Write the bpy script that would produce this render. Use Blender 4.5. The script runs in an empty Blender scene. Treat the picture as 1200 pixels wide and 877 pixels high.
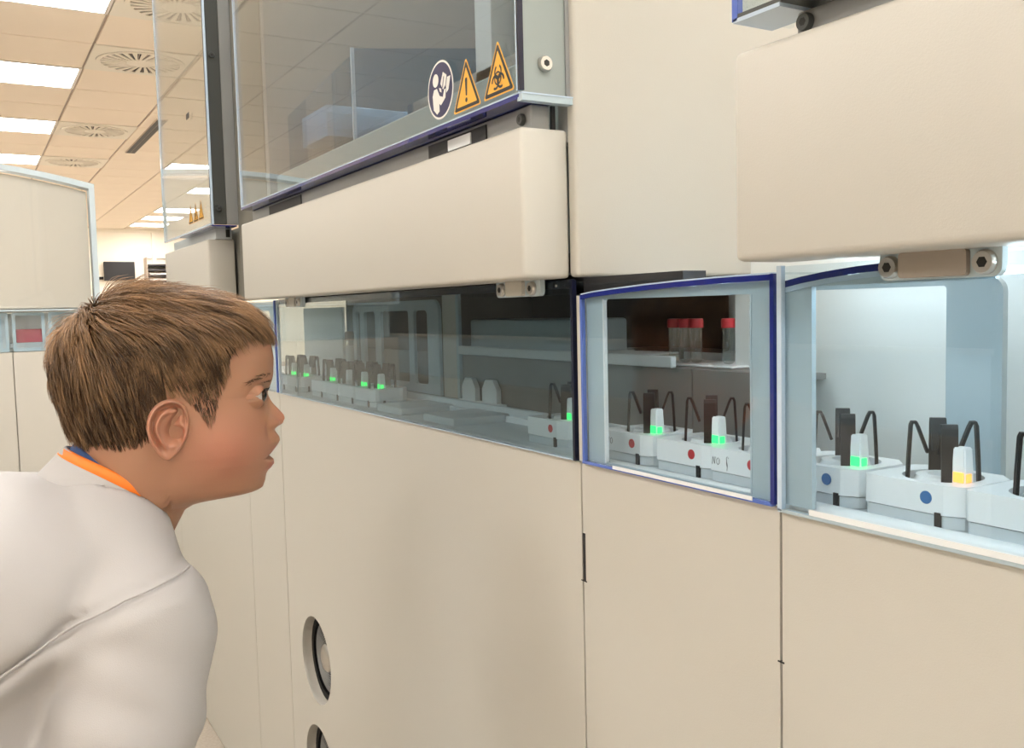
import bpy, bmesh, math, random
import numpy as np
from math import sin, cos, pi, radians, sqrt, atan, atan2
from mathutils import Vector, Matrix, noise
from mathutils.kdtree import KDTree

random.seed(7)
rng = np.random.default_rng(7)
scene = bpy.context.scene
COL = scene.collection

# ------------------------------------------------------------------ camera
F_PX = 1080.0
YAW, PITCH, ROLL = radians(30.5215), atan(77 / 1080), radians(1.38)
CAM_H = 1.05
fw = Vector((sin(YAW) * cos(PITCH), cos(YAW) * cos(PITCH), -sin(PITCH)))
r0 = Vector((cos(YAW), -sin(YAW), 0))
u0 = r0.cross(fw)
rt = r0 * cos(ROLL) - u0 * sin(ROLL)
up = r0 * sin(ROLL) + u0 * cos(ROLL)
cd = bpy.data.cameras.new('camera')
cam = bpy.data.objects.new('camera', cd)
COL.objects.link(cam)
cam.matrix_world = Matrix(((rt.x, up.x, -fw.x, 0), (rt.y, up.y, -fw.y, 0), (rt.z, up.z, -fw.z, CAM_H), (0, 0, 0, 1)))
cd.sensor_width = 36
cd.lens = 36 * F_PX / 1200
cd.clip_start = 0.02
scene.camera = cam

# ------------------------------------------------------------------ world, exposure
w = bpy.data.worlds.new('world')
scene.world = w
w.use_nodes = True
w.node_tree.nodes['Background'].inputs[0].default_value = (1.0, 0.92, 0.82, 1)
w.node_tree.nodes['Background'].inputs[1].default_value = 0.25
scene.view_settings.view_transform = 'Standard'
scene.view_settings.look = 'None'
scene.view_settings.gamma = 1
scene.view_settings.use_curve_mapping = False
scene.view_settings.exposure = 0.92
LAMP = 13.0            # strength of the ceiling panels
scene.cycles.max_bounces = 10
scene.cycles.transparent_max_bounces = 24
scene.cycles.sample_clamp_indirect = 6
scene.cycles.use_denoising = True

# ------------------------------------------------------------------ materials
M = {}


def mat(name, col, rough=0.5, metal=0.0, bump=0.0, bscale=200.0, var=0.0, vscale=8.0, spec=0.5, emit=None, estr=0.0,
        sss=0.0, coat=0.0, alpha=None):
    m = bpy.data.materials.new(name)
    m.use_nodes = True
    nt = m.node_tree
    b = nt.nodes['Principled BSDF']
    b.inputs['Base Color'].default_value = (*col, 1)
    b.inputs['Roughness'].default_value = rough
    b.inputs['Metallic'].default_value = metal
    b.inputs['Specular IOR Level'].default_value = spec
    b.inputs['Coat Weight'].default_value = coat
    if sss:
        b.inputs['Subsurface Weight'].default_value = sss
        b.inputs['Subsurface Radius'].default_value = (1.0, 0.35, 0.18)
        b.inputs['Subsurface Scale'].default_value = 0.004
    if emit:
        b.inputs['Emission Color'].default_value = (*emit, 1)
        b.inputs['Emission Strength'].default_value = estr
    tc = nt.nodes.new('ShaderNodeTexCoord')
    if var:
        n = nt.nodes.new('ShaderNodeTexNoise')
        n.inputs['Scale'].default_value = vscale
        n.inputs['Detail'].default_value = 5
        nt.links.new(tc.outputs['Object'], n.inputs['Vector'])
        mx = nt.nodes.new('ShaderNodeMix')
        mx.data_type = 'RGBA'
        mx.inputs[6].default_value = (*[c * (1 - var) for c in col], 1)
        mx.inputs[7].default_value = (*[min(1, c * (1 + var)) for c in col], 1)
        nt.links.new(n.outputs['Fac'], mx.inputs[0])
        nt.links.new(mx.outputs[2], b.inputs['Base Color'])
    if bump:
        n = nt.nodes.new('ShaderNodeTexNoise')
        n.inputs['Scale'].default_value = bscale
        n.inputs['Detail'].default_value = 3
        nt.links.new(tc.outputs['Object'], n.inputs['Vector'])
        bp = nt.nodes.new('ShaderNodeBump')
        bp.inputs['Strength'].default_value = bump
        bp.inputs['Distance'].default_value = 0.001
        nt.links.new(n.outputs['Fac'], bp.inputs['Height'])
        nt.links.new(bp.outputs['Normal'], b.inputs['Normal'])
    M[name] = m
    return m


def glass(name, tint, f0=0.04, rough=0.0):
    m = bpy.data.materials.new(name)
    m.use_nodes = True
    nt = m.node_tree
    nt.nodes.remove(nt.nodes['Principled BSDF'])
    out = nt.nodes['Material Output']
    lw = nt.nodes.new('ShaderNodeLayerWeight')
    lw.inputs['Blend'].default_value = 0.5
    p = nt.nodes.new('ShaderNodeMath')
    p.operation = 'POWER'
    p.inputs[1].default_value = 5
    nt.links.new(lw.outputs['Facing'], p.inputs[0])
    ma = nt.nodes.new('ShaderNodeMath')
    ma.operation = 'MULTIPLY_ADD'
    ma.inputs[1].default_value = 1 - f0
    ma.inputs[2].default_value = f0
    nt.links.new(p.outputs[0], ma.inputs[0])
    t = nt.nodes.new('ShaderNodeBsdfTransparent')
    t.inputs[0].default_value = (*tint, 1)
    g = nt.nodes.new('ShaderNodeBsdfGlossy')
    g.inputs['Roughness'].default_value = rough
    g.inputs[0].default_value = (1, 1, 1, 1)
    mx = nt.nodes.new('ShaderNodeMixShader')
    nt.links.new(ma.outputs[0], mx.inputs[0])
    nt.links.new(t.outputs[0], mx.inputs[1])
    nt.links.new(g.outputs[0], mx.inputs[2])
    nt.links.new(mx.outputs[0], out.inputs[0])
    M[name] = m
    return m


mat('cream', (0.555, 0.538, 0.488), 0.42, bump=0.12, bscale=900, var=0.015, vscale=3)
mat('cream_dark', (0.36, 0.34, 0.29), 0.5)
mat('tile', (0.97, 0.85, 0.715), 0.9, bump=0.3, bscale=350, var=0.04, vscale=1.2)
mat('tgrid', (0.52, 0.43, 0.355), 0.6)
mat('wall', (0.92, 0.86, 0.75), 0.85, bump=0.1, bscale=150, var=0.03, vscale=0.7)
mat('floor', (0.38, 0.33, 0.27), 0.5, var=0.25, vscale=160, bump=0.05)
mat('lamp', (1, 1, 1), 0.5, emit=(1.0, 0.97, 0.925), estr=LAMP)
mat('lampframe', (0.85, 0.80, 0.74), 0.5)
mat('dark', (0.012, 0.012, 0.014), 0.5)
mat('black', (0.004, 0.004, 0.005), 0.5, spec=0.25)
mat('graphite', (0.055, 0.06, 0.058), 0.45)
mat('greymetal', (0.30, 0.31, 0.31), 0.42, metal=0.3)
mat('greygreen', (0.30, 0.345, 0.335), 0.4)
mat('lightgrey', (0.56, 0.60, 0.62), 0.5)
mat('bluegrey', (0.42, 0.52, 0.58), 0.35, var=0.03)
mat('paleblue', (0.50, 0.60, 0.66), 0.4)
mat('white', (0.80, 0.83, 0.85), 0.35)
mat('whiteboard', (0.86, 0.90, 0.90), 0.5)
mat('trackgrey', (0.58, 0.63, 0.66), 0.4)
mat('slategrey', (0.20, 0.24, 0.27), 0.5)
mat('midgrey', (0.20, 0.205, 0.20), 0.55, var=0.15, vscale=25)
mat('steel', (0.62, 0.60, 0.57), 0.28, metal=1.0)
mat('navy_edge', (0.012, 0.022, 0.19), 0.12, coat=0.5)
mat('blue_edge', (0.10, 0.17, 0.55), 0.15, coat=0.5)
mat('ice_edge', (0.50, 0.62, 0.76), 0.15, coat=0.5)
mat('black_edge', (0.008, 0.01, 0.03), 0.2)
mat('taupe', (0.34, 0.30, 0.26), 0.5)
mat('platebeige', (0.33, 0.33, 0.30), 0.5)
mat('olive', (0.20, 0.195, 0.17), 0.85, spec=0.15)
mat('sig_yellow', (0.82, 0.42, 0.035), 0.5)
mat('sig_black', (0.012, 0.012, 0.012), 0.5)
mat('sig_navy', (0.018, 0.018, 0.085), 0.4)
mat('sig_white', (0.80, 0.79, 0.76), 0.5)
mat('sticker_red', (0.50, 0.03, 0.04), 0.5)
mat('sticker_blue', (0.012, 0.13, 0.36), 0.5)
mat('ink', (0.02, 0.02, 0.03), 0.6)
mat('capred', (0.52, 0.02, 0.035), 0.4)
mat('capbrown', (0.38, 0.22, 0.13), 0.45)
mat('tubelabel', (0.72, 0.72, 0.70), 0.6, var=0.2, vscale=400)
mat('led_green', (0.05, 0.8, 0.2), 0.3, emit=(0.02, 1.0, 0.14), estr=1.0)
mat('led_orange', (0.9, 0.4, 0.1), 0.3, emit=(1.0, 0.27, 0.03), estr=1.0)
mat('led_off', (0.55, 0.57, 0.58), 0.3)
mat('unseen_led', (1, 1, 1), 0.3, emit=(0.78, 0.93, 1.0), estr=7.5)  # cool glow of the unseen light bars added inside the track
mat('screen', (0.03, 0.028, 0.03), 0.3)
mat('redbox', (0.60, 0.10, 0.14), 0.5)
mat('coat', (0.43, 0.415, 0.41), 0.85, bump=0.25, bscale=1400, var=0.02, vscale=14)
mat('orange', (0.90, 0.21, 0.018), 0.6)
mat('shirtblue', (0.022, 0.06, 0.19), 0.7, bump=0.3, bscale=1500)
mat('jeans', (0.05, 0.07, 0.13), 0.8, bump=0.3, bscale=900)
mat('shoe', (0.20, 0.20, 0.21), 0.6)
mat('lash', (0.015, 0.01, 0.008), 0.6)
glass('acrylic', (0.90, 0.94, 0.96))
glass('acrylic_blue', (0.62, 0.76, 0.88))
glass('acrylic_smoke', (0.74, 0.80, 0.82))
glass('acrylic_clear', (0.985, 0.985, 0.98), 0.02)
glass('tubeglass', (0.82, 0.88, 0.88), 0.08)


# ------------------------------------------------------------------ builders
class MB:
    def __init__(s):
        s.v, s.f, s.m = [], [], []

    def add(s, vs, fs, mi=0):
        o = len(s.v)
        s.v += [tuple(p) for p in vs]
        s.f += [[i + o for i in f] for f in fs]
        s.m += [mi] * len(fs)

    def bm(s, bm, mi=0):
        bm.verts.index_update()
        s.add([v.co.copy() for v in bm.verts], [[v.index for v in f.verts] for f in bm.faces], mi)
        bm.free()

    def box(s, x0, x1, y0, y1, z0, z1, bev=0.0, seg=2, mi=0):
        b = bmesh.new()
        bmesh.ops.create_cube(b, size=1)
        for v in b.verts:
            v.co = Vector(((x0 + x1) / 2 + v.co.x * (x1 - x0), (y0 + y1) / 2 + v.co.y * (y1 - y0), (z0 + z1) / 2 + v.co.z * (z1 - z0)))
        if bev > 0:
            bmesh.ops.bevel(b, geom=list(b.edges), offset=bev, segments=seg, profile=0.5, affect='EDGES')
        s.bm(b, mi)

    def tube(s, pts, rad, n=8, caps=True, mi=0):
        pts = [Vector(p) for p in pts]
        vs, fs = [], []
        up_ = Vector((0.123, 0.456, 0.88)).normalized()
        for i, p in enumerate(pts):
            t = (pts[min(i + 1, len(pts) - 1)] - pts[max(i - 1, 0)]).normalized()
            a = t.cross(up_)
            if a.length < 1e-3:
                a = t.cross(Vector((1, 0, 0)))
            a.normalize()
            b = t.cross(a)
            r = rad[i] if isinstance(rad, (list, tuple)) else rad
            for k in range(n):
                an = 2 * pi * k / n
                vs.append(p + a * (r * cos(an)) + b * (r * sin(an)))
        for i in range(len(pts) - 1):
            for k in range(n):
                fs.append([i * n + k, i * n + (k + 1) % n, (i + 1) * n + (k + 1) % n, (i + 1) * n + k])
        if caps:
            fs.append(list(range(n))[::-1])
            fs.append([(len(pts) - 1) * n + k for k in range(n)])
        s.add(vs, fs, mi)

    def lathe(s, prof, c=(0, 0, 0), axis='z', n=24, mi=0):
        """prof: (r, h) along axis"""
        vs, fs = [], []
        for r, h in prof:
            for k in range(n):
                a = 2 * pi * k / n
                p = (r * cos(a), r * sin(a), h)
                if axis == 'x':
                    p = (h, r * cos(a), r * sin(a))
                elif axis == 'y':
                    p = (r * sin(a), h, r * cos(a))
                vs.append((p[0] + c[0], p[1] + c[1], p[2] + c[2]))
        m = len(prof)
        for i in range(m - 1):
            for k in range(n):
                fs.append([i * n + k, i * n + (k + 1) % n, (i + 1) * n + (k + 1) % n, (i + 1) * n + k])
        fs.append(list(range(n))[::-1])
        fs.append([(m - 1) * n + k for k in range(n)])
        s.add(vs, fs, mi)

    def plate(s, outline, holes, axis, a0, a1, mi=0):
        """flat plate with holes; outline/holes are 2D loops in the two other axes, extruded a0..a1 along axis"""
        b = bmesh.new()
        loops = [outline] + list(holes)

        def mk(p, a):
            return Vector((a, p[0], p[1])) if axis == 'x' else (Vector((p[0], a, p[1])) if axis == 'y' else Vector((p[0], p[1], a)))
        es = []
        lv = []
        for lp in loops:
            vv = [b.verts.new(mk(p, a0)) for p in lp]
            lv.append(vv)
            for i in range(len(vv)):
                es.append(b.edges.new((vv[i], vv[(i + 1) % len(vv)])))
        bmesh.ops.triangle_fill(b, use_beauty=True, use_dissolve=False, edges=es)
        base = list(b.faces)
        mp = {}
        for v in list(b.verts):
            q = v.co.copy()
            q['xyz'.index(axis)] = a1
            mp[v] = b.verts.new(q)
        for f in base:
            b.faces.new([mp[v] for v in reversed(f.verts)])
        for vv in lv:
            for i in range(len(vv)):
                p, q = vv[i], vv[(i + 1) % len(vv)]
                b.faces.new((p, q, mp[q], mp[p]))
        bmesh.ops.recalc_face_normals(b, faces=list(b.faces))
        s.bm(b, mi)

    def build(s, name, mats, parent=None, smooth=0.0, recalc=False):
        me = bpy.data.meshes.new(name)
        me.from_pydata(s.v, [], s.f)
        if not isinstance(mats, (list, tuple)):
            mats = [mats]
        for m in mats:
            me.materials.append(M[m] if isinstance(m, str) else m)
        if len(mats) > 1:
            me.polygons.foreach_set('material_index', s.m)
        if recalc:
            b = bmesh.new()
            b.from_mesh(me)
            bmesh.ops.recalc_face_normals(b, faces=list(b.faces))
            b.to_mesh(me)
            b.free()
        if smooth:
            me.polygons.foreach_set('use_smooth', [True] * len(me.polygons))
            if smooth < pi:
                me.set_sharp_from_angle(angle=smooth)
        me.update()
        o = bpy.data.objects.new(name, me)
        COL.objects.link(o)
        if parent is not None:
            o.parent = parent
            t = Vector((0, 0, 0))
            q = parent
            while q is not None:
                t += q.location
                q = q.parent
            o.location = -t if not parent.get('_local') else Vector((0, 0, 0))
        return o


def tag(o, label=None, cat=None, group=None, kind=None):
    if label:
        o['label'] = label
    if cat:
        o['category'] = cat
    if group:
        o['group'] = group
    if kind:
        o['kind'] = kind
    return o


def empty(name, loc, label=None, cat=None, group=None, local=False):
    o = bpy.data.objects.new(name, None)
    o.empty_display_size = 0.05
    COL.objects.link(o)
    o.location = loc
    if local:
        o['_local'] = 1
    return tag(o, label, cat, group)


def copy_tree(o, parent=None):
    c = o.copy()
    COL.objects.link(c)
    c.parent = parent
    for ch in o.children:
        copy_tree(ch, c)
    return c


def rrect(a0, a1, b0, b1, r, n=5, corners=(1, 1, 1, 1)):
    """rounded rectangle loop; corners order: (a1,b1),(a0,b1),(a0,b0),(a1,b0)"""
    out = []
    for (ca, cb, st, on) in ((a1 - r, b1 - r, 0, corners[0]), (a0 + r, b1 - r, 90, corners[1]), (a0 + r, b0 + r, 180, corners[2]), (a1 - r, b0 + r, 270, corners[3])):
        if on:
            for k in range(n + 1):
                t = radians(st + 90 * k / n)
                out.append((ca + r * cos(t), cb + r * sin(t)))
        else:
            sx = 1 if st in (0, 270) else -1
            sy = 1 if st in (0, 90) else -1
            out.append((ca + sx * r, cb + sy * r))
    return out


def circle(cx, cy, r, n=28):
    return [(cx + r * cos(2 * pi * k / n), cy + r * sin(2 * pi * k / n)) for k in range(n)]


def box(name, x0, x1, y0, y1, z0, z1, m, parent=None, bev=0.0, seg=2):
    b = MB()
    b.box(x0, x1, y0, y1, z0, z1, bev, seg)
    return b.build(name, m, parent, smooth=0.6 if bev else 0)


# ================================================================== ROOM
CZ = 2.655            # ceiling height
T = 0.605             # ceiling tile module
X0, Y0 = 0.135, 4.775  # origin of the tile grid
RX0, RX1, RY0, RY1 = X0 - 9 * T, X0 + 12 * T, Y0 - 13 * T, Y0 + 22 * T

o = box('floor', RX0, RX1, RY0, RY1, -0.1, 0.0, 'floor')
tag(o, kind='structure')
for nm, a in dict(wall_left=(RX0 - 0.1, RX0, RY0, RY1), wall_right=(RX1, RX1 + 0.1, RY0, RY1), wall_back=(RX0, RX1, RY1, RY1 + 0.1), wall_front=(RX0, RX1, RY0 - 0.1, RY0)).items():
    tag(box(nm, *a, 0, CZ + 0.05, 'wall'), kind='structure')
ceil = tag(box('ceiling', RX0, RX1, RY0, RY1, CZ + 0.012, CZ + 0.06, 'tgrid'), kind='structure')

lights, vents = set(), set()
for i in (-7, -3, 0, 4, 8):
    for j in range(-12, 22, 3):
        if (i == 4 and j > 12) or (i == -3 and j in (0, 3, 6)):
            continue
        lights.add((i, j))
for j in (16, 18, 20):
    lights.add((4, j))
for i, j in ((1, 0), (1, 2), (1, 6), (1, 9)):
    vents.add((i, j))
tile_me = None
field = MB()
for i in range(-9, 12):
    for j in range(-13, 22):
        if (i, j) in lights or (i, j) in vents:
            continue
        xa, ya = X0 + i * T, Y0 + j * T
        if (0 <= i <= 5 and 0 <= j <= 21) or (i == -1 and j <= 8 and j >= 0):
            if tile_me is None:
                b = MB()
                b.box(-T / 2 + 0.008, T / 2 - 0.008, -T / 2 + 0.008, T / 2 - 0.008, 0, 0.02, 0.003, 1)
                t0 = b.build('ceiling_tile', 'tile', ceil)
                tile_me = t0.data
                t = t0
            else:
                t = bpy.data.objects.new('ceiling_tile', tile_me)
                COL.objects.link(t)
                t.parent = ceil
            t.location = (xa + T / 2, ya + T / 2, CZ)
        else:
            field.box(xa + 0.008, xa + T - 0.008, ya + 0.008, ya + T - 0.008, CZ, CZ + 0.02)
tag(field.build('tile_field', 'tile', ceil), kind='stuff')

# ceiling lights
b = MB()
b.plate(rrect(-T / 2 + .003, T / 2 - .003, -T / 2 + .003, T / 2 - .003, 0.004, 2), [rrect(-T / 2 + .022, T / 2 - .022, -T / 2 + .022, T / 2 - .022, 0.004, 2)], 'z', -0.004, 0.012)
proto_l = empty('ceiling_light', (0, 0, CZ), local=True)
b.build('lamp_frame', 'lampframe', proto_l)
b = MB()
b.box(-T / 2 + .022, T / 2 - .022, -T / 2 + .022, T / 2 - .022, 0.0, 0.008)
b.build('diffuser', 'lamp', proto_l)
first = True
rownames = {0: 'beside the half-hidden swirl vent', 3: 'beside the first square swirl vent', 6: 'beside the second square swirl vent', 9: 'above the arched clear guard'}
for (i, j) in sorted(lights):
    l = proto_l if first else copy_tree(proto_l)
    first = False
    l.location = (X0 + (i + .5) * T, Y0 + (j + .5) * T, CZ)
    if i == 0 and j in rownames:
        tag(l, 'bright square ceiling panel light ' + rownames[j], 'ceiling light', 'ceiling panel lights')
    elif i == 4 and j >= 15:
        tag(l, {16: 'distant ceiling panel light third from the back wall', 18: 'distant ceiling panel light second from the back wall', 20: 'distant ceiling panel light closest to the back wall'}[j], 'ceiling light', 'ceiling panel lights by the back wall')
    else:
        tag(l, 'bright square panel light set in the tiled ceiling of the open lab', 'ceiling light', 'ceiling panel lights over the lab')


# swirl vents
def vent(i, j, label):
    c = (X0 + (i + .5) * T, Y0 + (j + .5) * T)
    v = empty('ceiling_vent', (c[0], c[1], CZ), label, 'air vent', 'swirl air vents', local=True)
    b = MB()
    holes = []
    n = 26
    for k in range(n):
        a = 2 * pi * k / n
        tw = 0.13
        lp = []
        for (r, da) in ((0.085, 0.0), (0.235, tw), (0.235, tw + 0.115), (0.085, 0.115)):
            lp.append((r * cos(a + da), r * sin(a + da)))
        holes.append(lp)
    b.plate(rrect(-T / 2 + .003, T / 2 - .003, -T / 2 + .003, T / 2 - .003, 0.004, 2), [circle(0, 0, 0.262, 40)], 'z', -0.004, 0.006)
    b.build('vent_plate', 'wall', v)
    b = MB()
    b.plate(circle(0, 0, 0.26, 40), holes, 'z', -0.010, -0.004)
    d = b.build('swirl_disc', 'wall', v)
    b = MB()
    b.lathe([(0.262, 0.003), (0.262, 0.010)], n=40)
    b.build('dark_backing', 'dark', v)
    for k in range(n):
        a = 2 * pi * k / n + 0.06
        p0 = Vector((0.09 * cos(a), 0.09 * sin(a), -0.003))
        p1 = Vector((0.23 * cos(a + .13), 0.23 * sin(a + .13), -0.003))
        q = MB()
        t_ = Vector((-sin(a), cos(a), 0)) * 0.005
        z_ = Vector((0, 0, 0.004))
        q.add([p0 - t_ * .4, p1 - t_, p1 + t_ * .2 - z_, p0 + t_ * .1 - z_], [[0, 1, 2, 3]])
        q.build('vent_blade', 'tgrid', v)
    return v


vent(1, 0, 'round swirl air vent with dark slots half hidden by the clear shield')
vent(1, 2, 'swirl air vent in a square plate beside the second panel light')
vent(1, 6, 'swirl air vent in a square plate near the dark slot diffuser')
vent(1, 9, 'swirl air vent above the arched corner guard')
sd = empty('slot_diffuser', (1.47, 8.9, CZ), 'long dark linear slot diffuser in the ceiling tiles', 'air diffuser')
box('slot_frame', 1.425, 1.515, 8.0, 9.72, CZ - 0.008, CZ - 0.001, 'tgrid', sd)
for k in range(2):
    box('slot', 1.432 + k * .040, 1.467 + k * .040, 8.02, 9.70, CZ - 0.011, CZ - 0.008, 'dark', sd)

# back wall pieces
tag(box('trim_1', RX0, RX1, RY1 - 0.03, RY1, CZ - 0.06, CZ, 'wall'), kind='structure')
tag(box('baseboard_back', RX0, RX1, RY1 - 0.02, RY1, 0, 0.1, 'tgrid'), kind='structure')
tag(box('trim_2', 3.02, 3.09, RY1 - 0.05, RY1, 0.1, CZ - .06, 'wall'), kind='structure')
wm = empty('wall_monitor', (2.43, RY1 - .06, 1.9), 'dark flat screen fixed high on the cream back wall', 'monitor')
box('housing', 2.18, 2.70, RY1 - 0.10, RY1 - 0.04, 1.72, 2.06, 'screen', wm, 0.008)
box('screen', 2.195, 2.685, RY1 - 0.103, RY1 - 0.100, 1.735, 2.045, 'dark', wm)
box('wall_arm', 2.40, 2.48, RY1 - 0.04, RY1, 1.85, 1.95, 'graphite', wm)
box('cable_box', 2.08, 2.17, RY1 - 0.06, RY1, 1.74, 1.79, 'black', wm)
pr = empty('paper_rack', (3.15, RY1 - .2, 1.6), 'black multi-tier paper tray rack on the far back wall', 'paper rack')
for zz in (1.68, 1.78, 1.88, 1.97):
    box('tray', 2.88, 3.42, RY1 - 0.34, RY1 - 0.01, zz, zz + 0.035, 'screen', pr, 0.004)
for xx in (2.87, 3.42):
    box('side_post', xx, xx + 0.012, RY1 - 0.34, RY1 - 0.005, 1.64, 2.13, 'tgrid', pr)
box('top_rail', 2.87, 3.43, RY1 - 0.03, RY1 - 0.01, 2.115, 2.13, 'tgrid', pr)
for zz in (1.725, 1.825):
    box('paper_stack', 2.91, 3.40, RY1 - 0.33, RY1 - 0.03, zz - 0.009, zz + 0.02, 'lampframe', pr)

# ================================================================== MACHINE ROW
D = 0.483             # plane of the lower front panels
WB, WT = 0.9075, 1.0745   # window opening
S1, S2, S3, S4 = 0.4536, 0.697, 1.652, 1.893   # seams between units along Y
BX, BZ0, BZ1 = 0.434, 1.0765, 1.2117
FAR = 3.3
DEEP = 1.15


def front_panel(par, y0, y1, z1=WB - 0.0015, holes=(), z0=0.0):
    b = MB()
    b.plate(rrect(y0 + .0012, y1 - .0012, z0 + .002, z1, 0.0025, 2), holes, 'x', D, D + 0.004)
    return b.build('front_panel', 'cream', par)


def screw(par, c, r=0.006, axis='x', sgn=-1):
    b = MB()
    h = sgn * 0.004
    b.lathe([(r, 0), (r, h * .5), (r * .85, h), (r * .42, h), (r * .40, h * .45)], c, axis, 20)
    n0 = len(b.f)
    b.lathe([(r * .46, h * 1.01), (r * .30, h * 1.03)], c, axis, 6, mi=1)
    o = b.build('screw', ['steel', 'sig_black'], par, smooth=0.7)
    return o


def screw_dark(par, c, r=0.005, axis='x', sgn=-1):
    o = screw(par, c, r, axis, sgn)
    o.data.materials[0] = M['graphite']
    return o


def bracket(par, y0, y1, zc0, zc1, ins0, ins1, im='cream'):
    """clear fixing lug with two screws and a cream insert below a beam cover"""
    b = MB()
    b.plate(rrect(y0, y1, zc0, zc1, 0.005, 4, (0, 0, 1, 1)), [], 'x', D - 0.010, D - 0.005)
    b.build('fixing_lug', 'paleblue', par)
    b = MB()
    b.plate(rrect(ins0, ins1, zc0 + 0.001, zc1, 0.002, 3), [], 'x', D - 0.014, D - 0.0101)
    b.build('lug_insert', im, par)
    zc = (zc0 + zc1) / 2
    screw(par, (D - 0.010, (y0 + ins0) / 2, zc), 0.0068)
    screw(par, (D - 0.010, (y1 + ins1) / 2, zc), 0.0068)


def strip(par, x0, x1, y0, y1, z0, z1, m, name='edge_strip'):
    return box(name, x0, x1, y0, y1, z0, z1, m, par)


# ---- conveyor track (runs behind every window)
tr = empty('conveyor_track', (0.55, 1.0, 0.86), 'pale grey conveyor track running behind the clear windows', 'conveyor')
TZ = 0.9045
box('track_bed', 0.508, 0.600, -1.2, FAR, 0.875, TZ, 'trackgrey', tr, 0.002)
box('front_lip', 0.489, 0.507, -1.2, S1, 0.880, 0.9105, 'white', tr, 0.004, 3)
box('front_lip', 0.489, 0.507, S1 + .004, S2 - .004, 0.880, 0.9095, 'white', tr, 0.004, 3)
box('front_lip', 0.489, 0.507, S2, FAR, 0.880, 0.9075, 'trackgrey', tr, 0.004, 3)
box('back_rail', 0.600, 0.608, -1.2, FAR, 0.875, 0.921, 'trackgrey', tr, 0.002)
box('guide_rib', 0.590, 0.596, -1.2, FAR, TZ - .001, 0.912, 'white', tr, 0.001, 1)
for k, y in enumerate((1.18, 1.02)):
    box('joint_cover', 0.515, 0.598, y, y + 0.09, TZ - .001, TZ + 0.010, 'trackgrey', tr, 0.003)

# ---- unit with window 1
u1 = empty('lab_analyser', (0.8, 1.17, 0), 'cream analyser with twin round fans and warning signs on its clear shield', 'lab machine', 'cream units of the analyser row')
fan_z = (0.457, 0.264)
FANY, FANR = 1.5025, 0.0745
front_panel(u1, S2, S3, holes=[circle(FANY, z, FANR, 48) for z in fan_z])
for z in fan_z:
    fan = empty('fan', (D + 0.0137, FANY, z))
    fan.parent = u1
    fan.location = Vector((D + 0.0137, FANY, z)) - u1.location
    fan['_local'] = 1
    b = MB()
    b.lathe([(FANR + .0005, -0.0095), (FANR + .003, -0.0095), (FANR + .003, 0.004), (FANR + .001, 0.004)], axis='x', n=48)
    # open sleeve, no caps
    b.f = b.f[:-2]
    b.m = b.m[:-2]
    b.build('fan_sleeve', 'cream', fan, smooth=0.6)
    b = MB()
    b.lathe([(FANR + .003, 0.02), (FANR + .003, 0.03)], axis='x', n=40)
    b.build('fan_backing', 'dark', fan)
    b = MB()
    b.plate(circle(0, 0, FANR + .002, 40), [circle(0, 0, FANR - .010, 40)], 'x', 0.004, 0.010)
    b.build('fan_gasket', 'black', fan)
    for k in range(9):
        rr = 0.060 - k * 0.0042
        pts = [(0.008, rr * cos(2 * pi * q / 32), rr * sin(2 * pi * q / 32)) for q in range(33)]
        q_ = MB()
        q_.tube(pts, 0.0011, 5, caps=False)
        q_.build('grille_ring', 'greymetal', fan, smooth=1)
    b = MB()
    b.lathe([(0.024, 0.012), (0.024, 0.004), (0.021, 0.001), (0.012, 0.0)], axis='x', n=28)
    b.build('fan_hub', 'steel', fan, smooth=0.7)
    for k in range(7):
        a0_ = 2 * pi * k / 7
        q_ = MB()
        vs = []
        for t_ in range(5):
            rr = 0.022 + 0.042 * t_ / 4
            for s_ in range(2):
                an = a0_ + s_ * 0.6 + 0.15 * t_ / 4
                vs.append((0.012 + 0.008 * s_, rr * cos(an), rr * sin(an)))
        q_.add(vs, [[2 * t_, 2 * t_ + 1, 2 * t_ + 3, 2 * t_ + 2] for t_ in range(4)])
        q_.build('fan_blade', 'graphite', fan)

# slot in the seam (door pull)
box('pull_slot', D - 0.0004, D + .004, S2 - 0.0045, S2 - 0.0008, 0.795, 0.840, 'dark', u1)
# carcass
box('plinth', D + 0.03, DEEP, S2 + .003, S3 - .003, 0.0, 0.04, 'cream_dark', u1)
box('carcass', D + 0.07, DEEP, S2 + .003, S3 - .003, 0.04, 0.86, 'cream_dark', u1)
# beam cover
b = MB()
b.box(BX, D + 0.002, 0.711, 1.680, BZ0, BZ1, 0.004, 3)
b.build('beam_cover', 'cream', u1, smooth=0.6)
# upper cabinet shell: side wall facing the bridge, left wall, bottom, back
CBZ = 1.0773
b = MB()
b.box(D, DEEP, S2, S2 + 0.014, CBZ, 2.25, 0.004, 3)
b.build('side_wall', 'cream', u1, smooth=0.6)
box('side_wall', D + .001, DEEP, 1.66, 1.68, CBZ, 2.25, 'greymetal', u1)
box('end_wall', 0.615, 1.02, 1.643, 1.651, 0.86, 1.081, 'midgrey', u1)
box('corner_post', D + .001, D + .03, S2 + 0.013, S2 + 0.030, 1.20, 2.25, 'greymetal', u1, 0.002)
box('inner_floor', D + 0.004, DEEP, S2 + .014, 1.66, 1.082, 1.10, 'graphite', u1)
box('inner_back', 1.00, 1.02, S2 + .014, 1.66, 1.10, 2.25, 'slategrey', u1)
box('lower_back', 1.02, 1.04, S2 + .014, 1.66, 0.86, 1.08, 'dark', u1)
box('back_cover', DEEP, DEEP + .02, S2, 1.68, 0.0, 2.25, 'cream', u1)
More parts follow.
